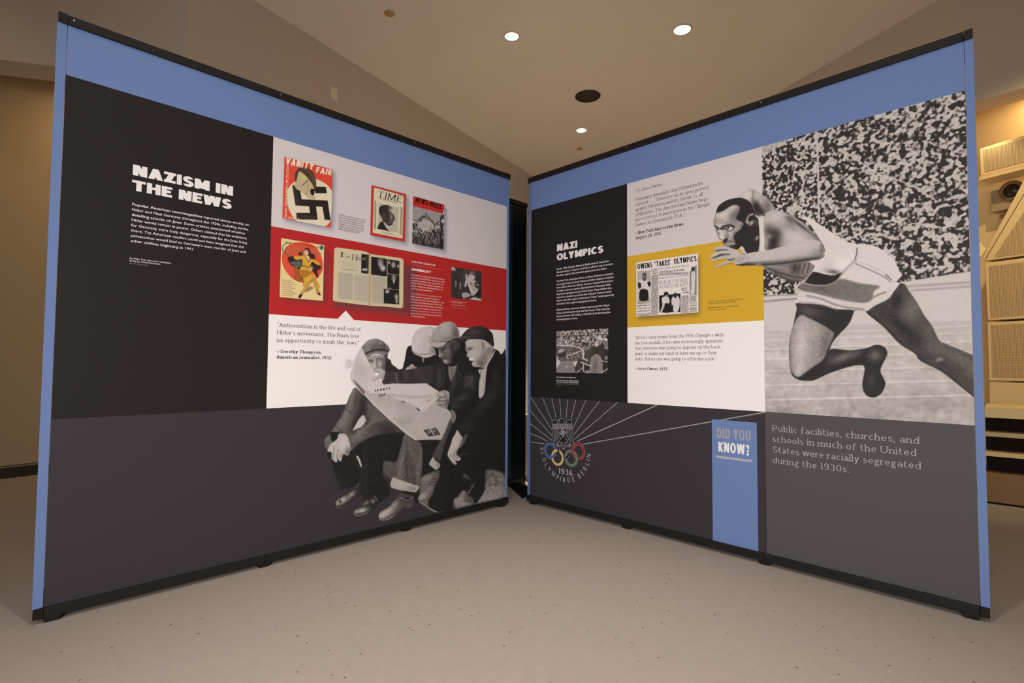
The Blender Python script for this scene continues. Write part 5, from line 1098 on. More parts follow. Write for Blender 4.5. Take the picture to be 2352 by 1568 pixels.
Bs(M5, (400, 260, 10, 14, .82, .8, 20), (470, 380, 6, 8, .42, .8, 20), (250, 290, 6, 5, .80, .6, 0), (200, 340, 5, 5, .8, .6, 0)); Ss(M5, ("255,330 245,420 240,500", 1.6, .45, .8, 1.3), ("320,350 300,440 300,520", 1.6, .42, .8, 1.3), ("240,300 262,310", 1.4, .4, .7, 1), ("370,400 350,440 345,500", 1.6, .45, .7, 1.3), ("440,440 490,380", 1.2, .3, .7, 1))
Bs(M5, (620, 130, 6, 5, .66, .8, 0))
# shoes
def shoe(view, poly, base, lights, lines):
    F(view, poly, base, 1.0)
    Bs(view, *lights); Ss(view, *lines)
shoe(M5, "275,1195 300,1150 350,1110 430,1065 520,1010 590,940 620,880 660,870 690,980 660,1065 560,1135 480,1200 390,1250 310,1266 285,1240", .22, [(380, 1150, 13, 7, .74, .95, -32), (520, 1060, 10, 5, .66, .9, -40), (300, 1190, 5, 6, .68, .8, 0), (350, 1165, 3, 3, .2, .9, 0)], [("290,1235 340,1240 460,1195", 2.0, .22, .9, 1.2), ("290,1258 350,1262 480,1212", 1.4, .58, .8, 1.2), ("440,1070 460,1120", 1.6, .3, .8, 1), ("480,1040 510,1100", 1.6, .3, .8, 1), ("600,900 640,900", 1.4, .6, .7, 1), ("590,950 630,930", 1.4, .55, .7, 1)])
shoe(M5, "558,1350 590,1300 640,1260 700,1215 760,1150 800,1100 890,1075 935,1130 960,1200 900,1270 820,1340 740,1385 640,1400 585,1388", .22, [(690, 1310, 12, 6, .76, .95, -14), (590, 1335, 5, 5, .70, .9, 0), (750, 1190, 7, 4, .55, .8, -40), (860, 1160, 6, 3, .6, .7, -30)], [("580,1350 640,1362 760,1320", 1.6, .24, .9, 1.1), ("575,1375 650,1392 770,1350", 1.6, .62, .8, 1.2), ("690,1220 780,1235", 1.4, .3, .8, 1), ("880,1080 930,1140", 1.4, .62, .8, 1), ("830,1140 880,1190", 1.3, .62, .7, 1)])
# centre man's trousers, cuffs and boots
F(M1, "640,878 700,915 745,940 768,1000 770,1080 758,1200 745,1290 640,1230 548,1208 580,1090 610,980", .38, .9)
Bs(M1, (620, 1060, 5, 40, .5, .7, 10), (650, 1130, 3, 30, .26, .8, -5), (735, 1120, 4, 36, .46, .7, 6), (700, 1200, 5, 20, .3, .7, 0), (670, 980, 8, 20, .44, .6, -20), (600, 1180, 4, 12, .5, .6, 0)); Ss(M1, ("650,930 660,1040 690,1180", 2.2, .28, .6, 3), ("765,1010 740,1120 735,1250", 1.8, .5, .6, 2.2)); cm.grain(.02, 1.2, True)
shoe(M5, "948,1395 975,1335 1040,1295 1110,1250 1180,1170 1250,1090 1290,1040 1400,1060 1490,1090 1500,1200 1440,1270 1340,1260 1250,1340 1160,1425 1040,1466 965,1448", .34, [(1080, 1330, 18, 9, .74, .95, -32), (1200, 1210, 10, 6, .66, .9, -50), (1000, 1390, 8, 7, .76, .9, 0), (1400, 1130, 10, 5, .2, .9, 0), (1450, 1240, 6, 3, .4, .8, 0)], [("975,1430 1060,1435 1180,1370 1260,1300", 1.5, .3, .9, 1.1), ("970,1450 1050,1460 1180,1400", 1.8, .7, .8, 1.2), ("1180,1190 1240,1210", 1.2, .3, .8, 1), ("1210,1150 1270,1175", 1.2, .3, .8, 1), ("1240,1115 1300,1140", 1.2, .3, .8, 1), ("1290,1110 1400,1150 1490,1100", 1.8, .62, .8, 1.2), ("1150,1225 1200,1250", 1.2, .35, .8, 1)])
F(M1, "549,1204 580,1212 640,1232 700,1256 742,1268 730,1300 715,1313 640,1302 590,1294 534,1270", .71, .8); Bs(M1, (690, 1285, 10, 4, .5, .7, 10), (600, 1250, 14, 5, .76, .6, 10)); Ss(M1, ("655,1300 665,1320", 1.5, .3, .8, 1))
F(M1, "972,748 990,790 960,880 925,980 895,1085 862,1062 838,1050 880,970 915,900 940,840", .33, 1.2); Ss(M1, ("960,800 925,900 880,1000", 2.0, .46, .5, 2.4))
F(M1, "975,708 1005,720 1015,760 1000,800 980,790", .5, 1.2)
F(M6, "442,470 470,520 520,560 552,592 532,640 482,672 420,625 374,580 400,525", .71, .8); Bs(M6, (520, 600, 4, 5, .5, .7, 0))
shoe(M6, "203,1115 235,1060 300,1000 350,930 400,850 450,760 480,690 540,690 530,800 470,930 430,1060 370,1140 355,1240 300,1225 240,1185 208,1150", .36, [(290, 1080, 12, 10, .64, .95, -45), (370, 980, 8, 6, .6, .8, -50), (240, 1110, 6, 7, .66, .8, 0), (330, 1180, 7, 6, .5, .7, 0)], [("230,1145 300,1145 360,1100", 1.4, .3, .9, 1), ("340,990 390,1010", 1.2, .3, .8, 1), ("385,930 440,940", 1.4, .62, .8, 1), ("400,880 450,890", 1.4, .62, .8, 1), ("425,830 470,840", 1.4, .62, .8, 1), ("450,780 490,790", 1.4, .6, .8, 1), ("465,730 505,745", 1.4, .6, .8, 1)])
cm.all(); cm.stroke(M6("230,1180 310,1225 380,1275 485,1330"), 3.6, .56, .95, 1.2, clip=False); cm.stroke(M6("380,1275 485,1325"), 1.4, .72, .7, 1, clip=False)
# right man's hand
F(M6, "818,50 780,120 740,190 715,280 690,340 665,430 700,505 750,570 795,592 812,580 790,535 850,528 874,495 835,455 808,420 830,350 870,290 905,180 870,130", .75, .8)
Bs(M6, (770, 260, 10, 24, .82, .7, 15), (850, 400, 7, 7, .22, .95, 0), (860, 370, 3, 3, .5, .8, 0)); Ss(M6, ("720,440 760,500 800,540", 1.4, .45, .8, 1.1), ("755,410 780,470 840,490", 1.4, .45, .8, 1.1), ("880,200 860,300 830,380", 2.0, .35, .8, 1.3))
cm.all(); cm.stroke(M6("960,130 920,220 870,300"), 5, .50, .8, 2.2, clip=False); cm.stroke(M6("860,440 985,425"), 1.2, .42, .8, 1.1, clip=False)
# newspaper
F(M2, "60,602 110,598 160,620 235,635 250,700 130,785 40,786 18,770 30,680", .84, 1.4, .8); Ss(M2, ("60,602 120,640 125,780", 1.4, .74, .6, 1.6))
F(M2, "371,352 440,490 520,650 600,800 680,940 760,1040 835,1135 700,1160 560,1180 500,1260 482,1322 400,1340 300,1240 200,1130 142,1050 132,900 190,740 245,560 310,430", .815, .8)
Bs(M2, (380, 850, 14, 18, .74, .8, 0), (420, 600, 5, 16, .87, .7, -25), (260, 800, 4, 20, .76, .6, 10), (660, 1080, 12, 8, .85, .6, 0)); Ss(M2, ("160,900 220,1010 300,1130 480,1310", 1.4, .9, .8, 1.4), ("440,500 560,730 700,990", 2.0, .88, .7, 1.6))
F(M2, "192,1020 300,1120 400,1230 484,1320 405,1332 330,1240 240,1120", .42, 1, .9)
F(M4, "500,350 560,300 700,272 950,240 1250,246 1560,235 1790,390 1785,500 1740,560 1800,640 1930,690 1988,742 2012,825 1960,940 1900,1090 1832,1250 1600,1250 1360,1258 1200,1150 1050,1020 900,900 750,755 600,620 430,430", .735, .7, smooth=False)
Bs(M4, (1150, 930, 26, 9, .655, .8, -12), (900, 780, 18, 16, .79, .6, 0), (1100, 620, 22, 8, .68, .6, 20), (1500, 1000, 26, 20, .755, .6, 0), (1420, 830, 3, 7, .84, .6, 0), (1850, 900, 14, 14, .77, .5, 0)); Ss(M4, ("450,440 620,610 770,750 930,900 1080,1030 1230,1150 1370,1250", 5.0, .82, .9, 2.5), ("900,900 1150,850 1400,790 1520,750", 1.4, .64, .5, 2), ("960,470 1000,800", 1.4, .8, .4, 2))
F(M4, "498,350 560,300 700,272 950,238 1250,246 1560,235 1700,330 1792,392 1782,500 1640,620 1500,758 1430,700 1370,658 1180,565 1000,512 880,425 700,412 540,412", .825, .7, smooth=False)
Bs(M4, (1250, 470, 50, 4, .72, .7, 3), (700, 330, 20, 8, .87, .5, -5), (1500, 380, 26, 10, .85, .5, 0), (1600, 545, 5, 1.6, .5, .6, -10)); Ss(M4, ("900,430 1200,485 1450,475 1650,455", 1.6, .66, .55, 2.5))
F(M4, "1098,546 1178,570 1140,583", .28, .6, 1, False); F(M4, "1368,655 1452,722 1412,732", .28, .6, 1, False)
F(M4, "1508,1078 1615,1058 1696,1182 1602,1188", .22, .6, 1, False); Bs(M4, (1605, 1110, 5, 5, .60, .9, 30)); F(M4, "1640,1052 1736,1036 1812,1162 1716,1178", .22, .6, 1, False); Bs(M4, (1700, 1090, 5, 6, .55, .9, 30), (1760, 1150, 3, 2, .6, .8, -40))
Ss(M4, ("1120,810 1210,790", 1, .6, .6, 1), ("1130,835 1230,812", 1, .6, .6, 1))
# hands on the newspaper
F(M2, "608,832 680,800 740,788 800,802 850,850 870,900 850,960 845,1015 780,1022 730,1012 680,1030 640,1052 602,1030 598,1000 640,968 700,952 738,935 742,900 700,870 640,880", .70, .8)
Bs(M2, (780, 920, 7, 9, .78, .7, 0), (640, 1000, 5, 3.4, .82, .8, -10), (700, 905, 4, 3, .25, .95, 10), (700, 830, 8, 3, .78, .7, -10), (830, 980, 4, 6, .5, .6, 0)); Ss(M2, ("610,1040 660,1045 720,1010", 1.3, .35, .8, 1.1), ("640,870 700,860 740,890", 1.3, .4, .7, 1.1))
F(M4, "1738,440 1765,405 1820,375 1880,358 1960,385 1978,445 1965,560 1935,670 1890,690 1810,660 1765,620 1745,570 1790,520 1785,480 1740,470", .62, .8)
Bs(M4, (1830, 430, 9, 5, .78, .8, 0), (1930, 440, 6, 7, .68, .7, 0), (1830, 520, 8, 3, .70, .8, 0), (1830, 590, 7, 3, .66, .8, 0), (1830, 645, 6, 3, .60, .8, 0), (1940, 600, 4, 12, .4, .8, 0)); Ss(M4, ("1750,480 1850,488 1900,470", 1.6, .28, .85, 1.2), ("1790,550 1860,555 1930,540", 1.6, .28, .85, 1.2), ("1780,620 1850,625 1920,610", 1.5, .28, .85, 1.2), ("1890,390 1905,470", 1.4, .32, .8, 1.1))
cm.grain(.008, 1.0)
sil = M1("180,395 190,350 225,330 262,330 300,275 345,215 400,182 450,180 500,205 532,262 530,300 560,350 605,410 616,412 632,330 650,248 684,230 692,165 725,115 785,90 830,88 862,88 920,55 985,58 1025,90 1042,140 1045,180 1090,130 1130,100 1190,92 1240,110 1285,150 1300,240 1310,262 1345,296")
sil += [(1160.6, 825), (1160.6, 1139)]
sil += M1("1160,1402 1000,1442 1000,1448 870,1462 850,1450 790,1420 730,1382 640,1450 570,1500 500,1522 450,1515 438,1480 460,1440 440,1430 360,1490 300,1495 262,1480 262,1440 300,1410 250,1400 150,1430 125,1415 135,1370 230,1310 150,1290 140,1285 90,1090 60,1010 42,960 44,915 90,870 165,755 212,650 262,545 240,500 232,440 200,405")
sp_ = smooth_poly(sil, 4); nx_ = np.roll(sp_, -1, 0) - np.roll(sp_, 1, 0); nn_ = np.stack([nx_[:, 1], -nx_[:, 0]], 1); nn_ /= np.hypot(nn_[:, 0], nn_[:, 1])[:, None] + 1e-9
sp_ = sp_ + nn_ * 1.8
uvs_ = [(min(a, PL.W - .0004), max(b, Z_B)) for a, b in cm.uvpoly([tuple(q) for q in sp_])]
PAR = cm.place('newspaper_readers_photograph', [uvs_], 3, DL, 'black and white print of four capped men sharing a newspaper')
f = Flat(); line_px(f, PL, 'SPORTS', 'heavyslab', (859.9, 899.3), (896.6, 893.2), 4.6); line_px(f, PL, 'The', 'slabbold', (868.6, 913.6), (885.6, 906.5), 6.2); f.build('newspaper_lettering', PL, pm('newsprint_ink', (70, 66, 66)), 5, PAR)
# ------------------------------------------------------------------ the printed covers, pages and small photographs
def finish(c, name, quad, layer, parent, label):
    return c.place(name, [c.uvpoly(quad)], layer, parent, label)
def cfill(c, pts, col, blur=.5, a=1.0, smooth=False): c.all(); c.fill(pts, col, blur, a, smooth); return c
# --- red cover with a black bent shape on a cream disc
V1 = View(630, 340, 7.126); c = Canvas(PL, QVF, .0011, (222, 78, 58)); CRM = (230, 216, 186); BLK = (48, 40, 38)
sp = lambda cx_, cy_, rx, ry, n=20, t0=0: [(cx_ + rx * math.cos(2 * math.pi * i / n), cy_ + ry * math.sin(2 * math.pi * i / n)) for i in range(n)]
cfill(c, V1("720,520 800,560 880,620 945,725 960,900 955,1080 900,1220 820,1285 700,1290 520,1260 360,1190 280,1090 230,980 210,860 210,730 245,630 320,560 450,500 600,490"), CRM, .5, 1, True)
for s in ("292,605 412,640 445,840 550,842 660,850 870,858 920,1180 822,1172 785,960 680,955 708,1172 370,1166 358,1060 585,1062 565,952 345,940", "650,630 842,636 858,742 670,738"):
    cfill(c, V1(s), BLK)
c.all(); c.stroke(V1("380,1120 650,1140"), 5, (88, 84, 90), .5, 5); c.stroke(V1("330,640 370,900"), 4, (84, 80, 86), .5, 4)
cfill(c, V1("330,580 360,530 400,385 470,420 560,500 640,640 655,750 662,845 600,838 520,790 430,710 350,660"), (196, 176, 140), .6, 1, True)
c.blob(*V1("480,470")[0], 9, 9, (206, 198, 128), .8); c.blob(*V1("620,660")[0], 5, 9, (206, 196, 110), .8)
cfill(c, V1("340,540 335,440 365,370 430,315 520,315 600,360 660,450 682,550 680,640 655,705 640,640 590,550 500,440 408,380 375,470 355,545"), (84, 62, 50), .7, 1, True)
c.stroke(V1("470,330 560,380 630,480 655,600"), 3, (122, 96, 76), .7, 2.5)
cfill(c, V1("592,672 650,680 645,762 598,755"), (40, 32, 30), .6, 1, True)
c.all(); c.stroke(V1("455,610 520,550 550,520"), 1.2, (70, 60, 50), .9, 1); c.stroke(V1("520,550 550,560"), 1.2, (70, 60, 50), .8, 1)
c.stroke(V1("560,590 550,700 500,750"), .8, (130, 110, 84), .8, 1)
PAR = finish(c, 'magazine_cover', QVF, 3, DL, 'red magazine cover with a cream disc and angular black figure')
ic = pm('cover_cream_ink', (236, 224, 196)); f = Flat()
for s_, a, b_, cp in (('VANITY', "176,262 632,362", None, 15.5), ('FAIR', "676,402 935,452", None, 13.2)):
    q = V1(a); line_px(f, PL, s_, 'cond', q[0], q[1], cp)
f.build('cover_title', PL, ic, 4, PAR)
f = Flat(); q = V1("200,285 165,1145"); line_px(f, PL, 'POLITICS ART HUMOR BOOKS SATIRE', 'grot', q[0], q[1], -5.2) if False else None
def line_down(flat, panel, string, style, p0, p1, cap_px):
    """lettering turned a quarter, reading downwards"""
    P, W = text_polys(string, style); dx, dy = (p1[0] - p0[0]) / W, (p1[1] - p0[1]) / W
    for p in P: flat.poly([panel.uv(p0[0] + a * dx + b * cap_px / 100, p0[1] + a * dy + b * cap_px / 100 * .25) for a, b in p])
line_down(f, PL, 'POLITICS ART HUMOR BOOKS SATIRE', 'grot', *V1("197,288 165,1140"), 5.4)
q = V1("228,1158 402,1188"); line_px(f, PL, 'PEOPLE', 'grot', q[0], q[1], 5.0); f.build('cover_lettering', PL, ic, 4, PAR)
# --- red bordered cover with a man's profile
V3 = View(770, 410, 8.711); c = Canvas(PL, QTM, .0010, (196, 58, 46))
cfill(c, V3("772,178 1368,342 1345,1203 745,1085"), (222, 212, 182)); cfill(c, V3("850,470 1280,570 1255,1092 838,1010"), (226, 218, 192)); cfill(c, V3("862,488 1270,580 1248,1085 850,1005"), (192, 184, 164))
c.all(); c.stroke(V3("800,460 790,1010"), 4, (168, 158, 132), .8, 1, True); c.stroke(V3("1325,590 1300,1110"), 4, (168, 158, 132), .8, 1)
for i in range(16):
    y = 470 + i * 34; c.stroke(V3([(785, y), (815, y + 16)]), 1, (106, 98, 84), .8, .8); c.stroke(V3([(1305, y + 112), (1340, y + 128)]), 1, (106, 98, 84), .8, .8)
cfill(c, V3("870,640 880,580 930,540 1010,530 1080,545 1135,590 1140,610 1110,600 1115,650 1150,710 1168,715 1175,760 1198,815 1170,830 1160,870 1140,890 1150,920 1120,930 1085,945 1030,930 960,870 930,790 880,700"), (56, 48, 46), .6, 1, True)
c.blob(*V3("1110,640")[0], 4, 8, (168, 158, 146), .9, -25); c.blob(*V3("1120,780")[0], 4, 8, (150, 140, 130), .8, -10); c.blob(*V3("1080,880")[0], 7, 4, (110, 102, 96), .7); c.blob(*V3("970,760")[0], 4, 7, (96, 88, 82), .8)
cfill(c, V3("850,970 880,900 940,855 1000,900 1060,960 1120,1060 1000,1035 850,1005"), (50, 46, 46), .6, 1, True); cfill(c, V3("960,870 1010,900 1090,1000 1118,1060 1080,1050 1010,970"), (206, 198, 180), .6, 1, True); c.blob(*V3("930,960")[0], 5, 8, (120, 114, 110), .6, 30)
c.all(); c.stroke(V3("930,1070 1180,1120"), 1.2, (140, 130, 112), .7, 1); c.stroke(V3("1000,1100 1120,1125"), 1.0, (140, 130, 112), .6, 1); c.stroke(V3("910,400 1225,490"), 1.4, (120, 110, 96), .7, 1.2)
PAR = finish(c, 'magazine_cover', QTM, 3, DL, 'red bordered magazine cover with dark profile portrait')
f = Flat(); q = V3("835,375 1318,480"); line_px(f, PL, 'TIME', 'book', q[0], q[1], 15); f.build('cover_title', PL, T_BK, 4, PAR)
# --- red banner cover over a crowd photograph
c = Canvas(PL, QNW, .0010, .5); nz = noise(c, .0035, 31); c.img = tone(np.clip(.42 + .22 * nz, .1, .9)); nz2 = noise(c, .005, 32)
cfill(c, V3("1550,540 1880,610 2150,690 2145,800 1990,900 1840,740 1800,700 1740,760 1620,860 1545,820"), .66, 2, .9); cfill(c, V3("1640,900 1740,830 1850,790 1960,880 1990,960 1900,1060 1780,1060 1660,980"), .76, 2, .85)
cfill(c, V3("1800,690 1820,660 1850,740 1830,800 1790,780"), .45, .8, .9); cfill(c, V3("1620,860 1740,740 1800,770 1650,880"), .36, 1, .7); cfill(c, V3("1850,760 2000,900 1980,930 1850,810"), .36, 1, .7)
cfill(c, V3("1530,1120 1700,1110 1900,1120 2160,1080 2160,1420 1530,1300"), .22, 3, .75); cfill(c, V3("2090,780 2150,700 2165,1415 2090,1400"), .18, 1, .8); c.all()
rs = np.random.RandomState(4)
for _ in range(70):
    x, y = rs.uniform(1550, 2150), rs.uniform(960, 1260); dx = rs.uniform(-25, 25); c.stroke(V3([(x, y), (x + dx, y + 70)]), 1.2, rs.choice([.75, .6, .15]), .8, .8)
for a, r in (((2140, 850), 30), ((2060, 960), 26), ((1560, 870), 24), ((2020, 980), 22)): c.blob(*V3([a])[0], r / 9, r / 7, .86, .9, 0, 4)
cfill(c, V3("1550,352 2178,525 2150,700 1550,542"), (200, 48, 42))
PAR = finish(c, 'magazine_cover', QNW, 3, DL, 'news magazine cover with red banner above a crowd scene')
f = Flat(); q = V3("1592,468 2110,624"); line_px(f, PL, 'NEWS-WEEK', 'cond', q[0], q[1], 12.2); f.build('cover_title', PL, pm('ink_dark_red', (70, 20, 18)), 4, PAR)
# --- cream cover, seated woman in yellow on a red disc
V4 = View(630, 530, 8.713); c = Canvas(PL, QCO, .0010, (232, 208, 150)); YE = (214, 168, 60); YD = (168, 116, 40); DK = (66, 40, 40); SK = (226, 190, 140)
cfill(c, V4("560,228 700,250 830,330 920,470 970,640 960,780 900,900 800,1000 660,1040 500,1020 380,970 270,860 190,740 150,590 160,460 230,330 340,260 450,230"), (224, 84, 58), .5, 1, True)
cfill(c, V4("385,700 480,720 560,760 560,1020 420,980 400,860"), (164, 92, 48), .8, 1, True)
for s in ("480,470 500,430 560,400 560,480 530,500", "690,470 760,450 810,500 800,570 740,560 700,520", "260,560 290,520 380,510 400,560 480,590 560,560 560,700 500,780 450,720 350,700 300,640", "710,650 770,620 860,650 920,690 930,760 860,800 880,930 830,900 780,820 720,760"):
    cfill(c, V4(s), DK, .7, 1, True)
cfill(c, V4("330,640 400,610 500,600 540,640 500,730 400,700"), (96, 120, 118), .8, .8, True); c.blob(*V4("300,600")[0], 4, 7, SK, .95, -20, 3)
cfill(c, V4("385,515 480,510 560,495 620,500 680,610 740,560 800,580 870,620 920,670 900,690 820,660 760,620 710,700 690,760 720,830 800,870 830,960 910,1090 870,1160 800,960 700,1040 640,1130 590,1180 575,960 520,860 500,800 530,720 560,640 540,570 430,575"), YE, .6, 1, True)
cfill(c, V4("500,800 620,780 730,820 700,900 600,930 530,870"), (176, 116, 48), .8, .9, True); cfill(c, V4("625,495 690,500 700,560 670,605"), SK, .5, 1, True)
c.all(); c.stroke(V4("540,700 620,705 700,740"), 1.6, DK, .9, 1); c.stroke(V4("620,510 680,620 720,560"), 1, DK, .8, .8); c.stroke(V4("700,900 640,1040"), 2, (240, 200, 110), .8, 2); c.stroke(V4("730,830 770,960 620,1040"), 1.2, YD, .7, 1.2); c.stroke(V4("560,900 590,1100"), 1.4, DK, .7, 1)
c.blob(*V4("730,760")[0], 4, 6, SK, .95, 20, 3)
for s, w_ in (("700,1040 620,1160 530,1270", 7), ("790,980 830,1110 880,1230", 7)): c.stroke(V4(s), w_, (190, 140, 70), 1, .8); c.stroke(V4(s), 2, (220, 180, 110), .7, 1.5)
cfill(c, V4("480,1320 500,1280 560,1270 540,1320 500,1355"), DK, .5, 1, True); cfill(c, V4("830,1210 870,1240 900,1240 928,1290 880,1280"), DK, .5, 1, True); cfill(c, V4("600,1220 700,1120 780,1130 720,1190 640,1220"), (130, 84, 56), 1.5, .7, True)
cfill(c, V4("590,400 620,350 680,345 720,400 720,470 690,500 640,490 600,450"), DK, .5, 1, True); cfill(c, V4("592,410 630,375 670,400 685,450 660,490 620,485 596,455"), SK, .5, 1, True); c.stroke(V4("610,410 640,405"), .8, DK, .8, .7); c.stroke(V4("605,460 625,462"), .8, (170, 50, 40), .8, .7)
c.all(); c.stroke(V4("330,245 240,250 170,310 160,380 210,450 290,478 360,455"), 2.2, (60, 120, 110), .9, .9); cfill(c, sp(*V4("942,335")[0], 4.6, 5.2), (80, 132, 100)); c.all()
for i in range(9): y = 985 + i * 38; c.stroke(V4([(150, y), (330 + (i * 53) % 130, y + 16)]), 1.2, (150, 110, 90), .8, 1)
PAR = finish(c, 'magazine_cover', QCO, 3, DL, 'cream magazine cover with seated woman in yellow on a red disc')
f = Flat(); q = V4("205,245 880,345"); line_px(f, PL, 'Hearst\u2019s International', 'book', q[0], q[1], 4.6); f.build('cover_lettering', PL, pm('ink_maroon', (110, 50, 40)), 4, PAR)
f = Flat(); q = V4("210,385 585,432"); line_px(f, PL, 'osmop', 'book', q[0], q[1], 12.0); q = V4("745,455 925,500"); line_px(f, PL, 'tan', 'book', q[0], q[1], 12.0); f.build('cover_title', PL, pm('ink_olive', (150, 128, 84)), 4, PAR)
f = Flat(); q = V4("918,352 968,362"); line_px(f, PL, '25', 'cond', q[0], q[1], 4.2); f.build('cover_price', PL, T_BK, 4, PAR)
# --- open magazine spread
V5 = View(755, 560, 6.444); c = Canvas(PL, QMG, .0011, (184, 45, 44)); PG = (216, 198, 158)
shadow(c, [(762, 580), (950, 603), (948, 716), (760, 700)], 6, 8, 8, (112, 62, 66), .9)
pg_ = V5("78,80 95,55 130,52 500,105 560,120 620,150 900,185 1080,212 1108,235 1100,930 1080,952 800,925 610,915 590,912 400,890 90,852 58,835")
cfill(c, pg_, PG, .5, 1, False); cfill(c, V5("170,110 470,140 600,170 600,890 350,855 130,820 145,420"), (206, 196, 172), 2, .8); cfill(c, V5("630,190 860,215 860,905 630,880"), (204, 194, 172), 2, .7)
cfill(c, V5("140,420 355,440 355,830 130,810"), (178, 168, 150), 1, .8); cfill(c, V5("375,450 590,475 590,860 370,835"), (184, 174, 156), 1, .8); cfill(c, V5("632,465 858,495 856,650 805,660 805,885 632,872"), (178, 168, 150), 1, .8)
gn = noise(c, .003, 41) * .006; c.img = np.clip(c.img + gn[..., None], 0, 1)
for s in ("482,148 592,160 586,442 480,432", "628,188 860,222 858,482 626,455", "868,228 1045,252 1043,458 868,438", "866,444 1043,465 1040,680 866,662", "812,662 1040,685 1040,895 812,880"): cfill(c, V5(s), .17)
c.all()
for x, y, rx, ry, v in ((765, 290, 6, 9, .66), (760, 240, 6, 4, .5), (800, 360, 6, 7, .8), (955, 310, 5, 7, .66), (890, 275, 3, 4, .7), (1025, 330, 2.4, 4, .74), (960, 500, 5, 7, .6), (962, 555, 2, 5, .8), (905, 655, 2, 2, .7), (865, 705, 5, 4, .75), (1000, 785, 4.5, 7, .66), (1005, 850, 3, 5, .7), (535, 380, 7, 3, .8)): c.blob(*V5([(x, y)])[0], rx, ry, v, .95, 0, 4)
c.all(); c.stroke(V5("600,150 608,500 600,910"), 2.4, (150, 124, 80), .8, 2); c.stroke(V5("566,160 560,430"), 1.2, .5, .6, 1)
for i in range(5): c.stroke(V5([(205, 265 + i * 26), (440, 290 + i * 26)]), .7, (150, 140, 122), .6, .8)
c.stroke(V5("195,372 420,400"), 1, (120, 108, 96), .7, 1)
PAR = finish(c, 'magazine_spread', pg_, 3, DL, 'open magazine spread with columns of type and five dark photos')
f = Flat()
for s_, a, cp in (('I', "180,192 200,194", 11), ('H', "342,238 410,246", 13), ('itl', "418,240 478,247", 8)): q = V5(a); line_px(f, PL, s_, 'book', q[0], q[1], cp)
q = V5("230,200 312,208"); line_px(f, PL, 'saw', 'book', q[0], q[1], 4.5); f.build('page_heading', PL, T_BK, 4, PAR)
f = Flat(); q = V5("482,238 548,246"); line_px(f, PL, 'er!', 'book', q[0], q[1], 8); f.build('page_heading', PL, pm('ink_fawn', (190, 172, 130)), 4, PAR)
# --- woman at the microphones
V7 = View(930, 590, 10.455); QJ = V7("1113,235 1835,352 1832,1055 1110,972"); c = Canvas(PL, QJ, .0012, .27)
cfill(c, V7("1110,230 1190,250 1225,330 1110,320"), .72, 1); cfill(c, V7("1390,270 1520,300 1500,520 1420,760 1390,700"), .34, 3, .8)
cfill(c, V7("1165,600 1200,480 1270,480 1330,560 1350,900 1300,980 1150,980"), .24, 1, 1, True); c.all(); c.stroke(V7("1190,570 1185,800 1200,960"), 1, .45, .7, .8); c.stroke(V7("1290,600 1300,800 1295,960"), 1, .5, .7, .8)
cfill(c, V7("1650,560 1750,590 1800,700 1830,900 1830,1050 1640,960 1560,900 1600,700"), .22, 1.5, 1, True); cfill(c, V7("1600,600 1690,560 1720,640 1690,760 1640,800 1600,720"), .70, 1, 1, True)
cfill(c, V7("1350,870 1470,845 1610,920 1400,1000"), .70, .8); cfill(c, V7("1540,1015 1650,960 1840,1010 1835,1055"), .80, .8)
cfill(c, V7("1525,420 1570,380 1650,400 1690,470 1660,540 1620,600 1580,615 1545,560 1520,500"), .76, .9, 1, True); cfill(c, V7("1515,430 1540,350 1600,335 1670,360 1700,440 1690,500 1650,440 1580,410"), .36, .9, 1, True); c.blob(*V7("1600,370")[0], 4, 2, .6, .8); c.stroke(V7("1540,500 1570,495"), .9, .35, .8, .8)
c.all(); c.stroke(V7("1470,430 1480,540 1450,690"), 5, .76, 1, .9, clip=False, taper=(.8, 1.1)); c.stroke(V7("1520,520 1530,620 1580,760 1630,880"), 6.5, .80, 1, .9, clip=False, taper=(.8, 1.3)); c.stroke(V7("1640,890 1710,800 1760,700"), 7, .76, 1, .9, clip=False)
cfill(c, V7("1680,620 1790,630 1800,730 1740,760 1680,700"), .24, 1, 1, True); c.blob(*V7("1740,670")[0], 3, 2.5, .7, .9); c.blob(*V7("1780,890")[0], 2, 3, .6, .8)
c.grain(.012, .8); PAR = finish(c, 'small_photograph', QJ, 3, DL, 'black and white print of a woman leaning by two microphones')
f = Flat()
for k, ch in enumerate('NBC'):
    q = V7([(1205, 610 + k * 50), (1232, 613 + k * 50)]); line_px(f, PL, ch, 'grot', q[0], q[1], 3.6); q = V7([(1310, 655 + k * 52), (1337, 658 + k * 52)]); line_px(f, PL, ch, 'grot', q[0], q[1], 3.8)
f.build('microphone_letters', PL, T_W, 4, PAR)
# --- newspaper front page
V8 = View(1440, 570, 7.35); c = Canvas(PR, QNP, .0010, (236, 226, 220)); PA = (236, 226, 220)
gn = noise(c, .0022, 51)
def col(q, v=.66, a=.9): cfill(c, V8(q), v, .6, a)
for q in ("415,455 530,440 530,1120 410,1130", "540,420 1040,395 1040,440 540,465", "920,800 1045,790 1045,1085 920,1095", "180,890 400,880 400,930 180,945", "1060,800 1175,795 1175,870 1060,880", "1060,995 1180,990 1180,1070 1060,1080", "180,1100 400,1090 400,1140 180,1145"): col(q)
c.img = np.clip(c.img + (gn * .045 * (c.img[..., 0] < .85))[..., None], 0, 1)
cfill(c, V8("180,395 405,370 405,885 180,885"), .72, .6); cfill(c, V8("215,700 350,710 360,870 220,878"), .15, .7, 1, True); cfill(c, V8("205,560 260,540 340,540 390,590 400,830 370,840 350,700 230,700 200,860 190,840"), .86, .7, 1, True)
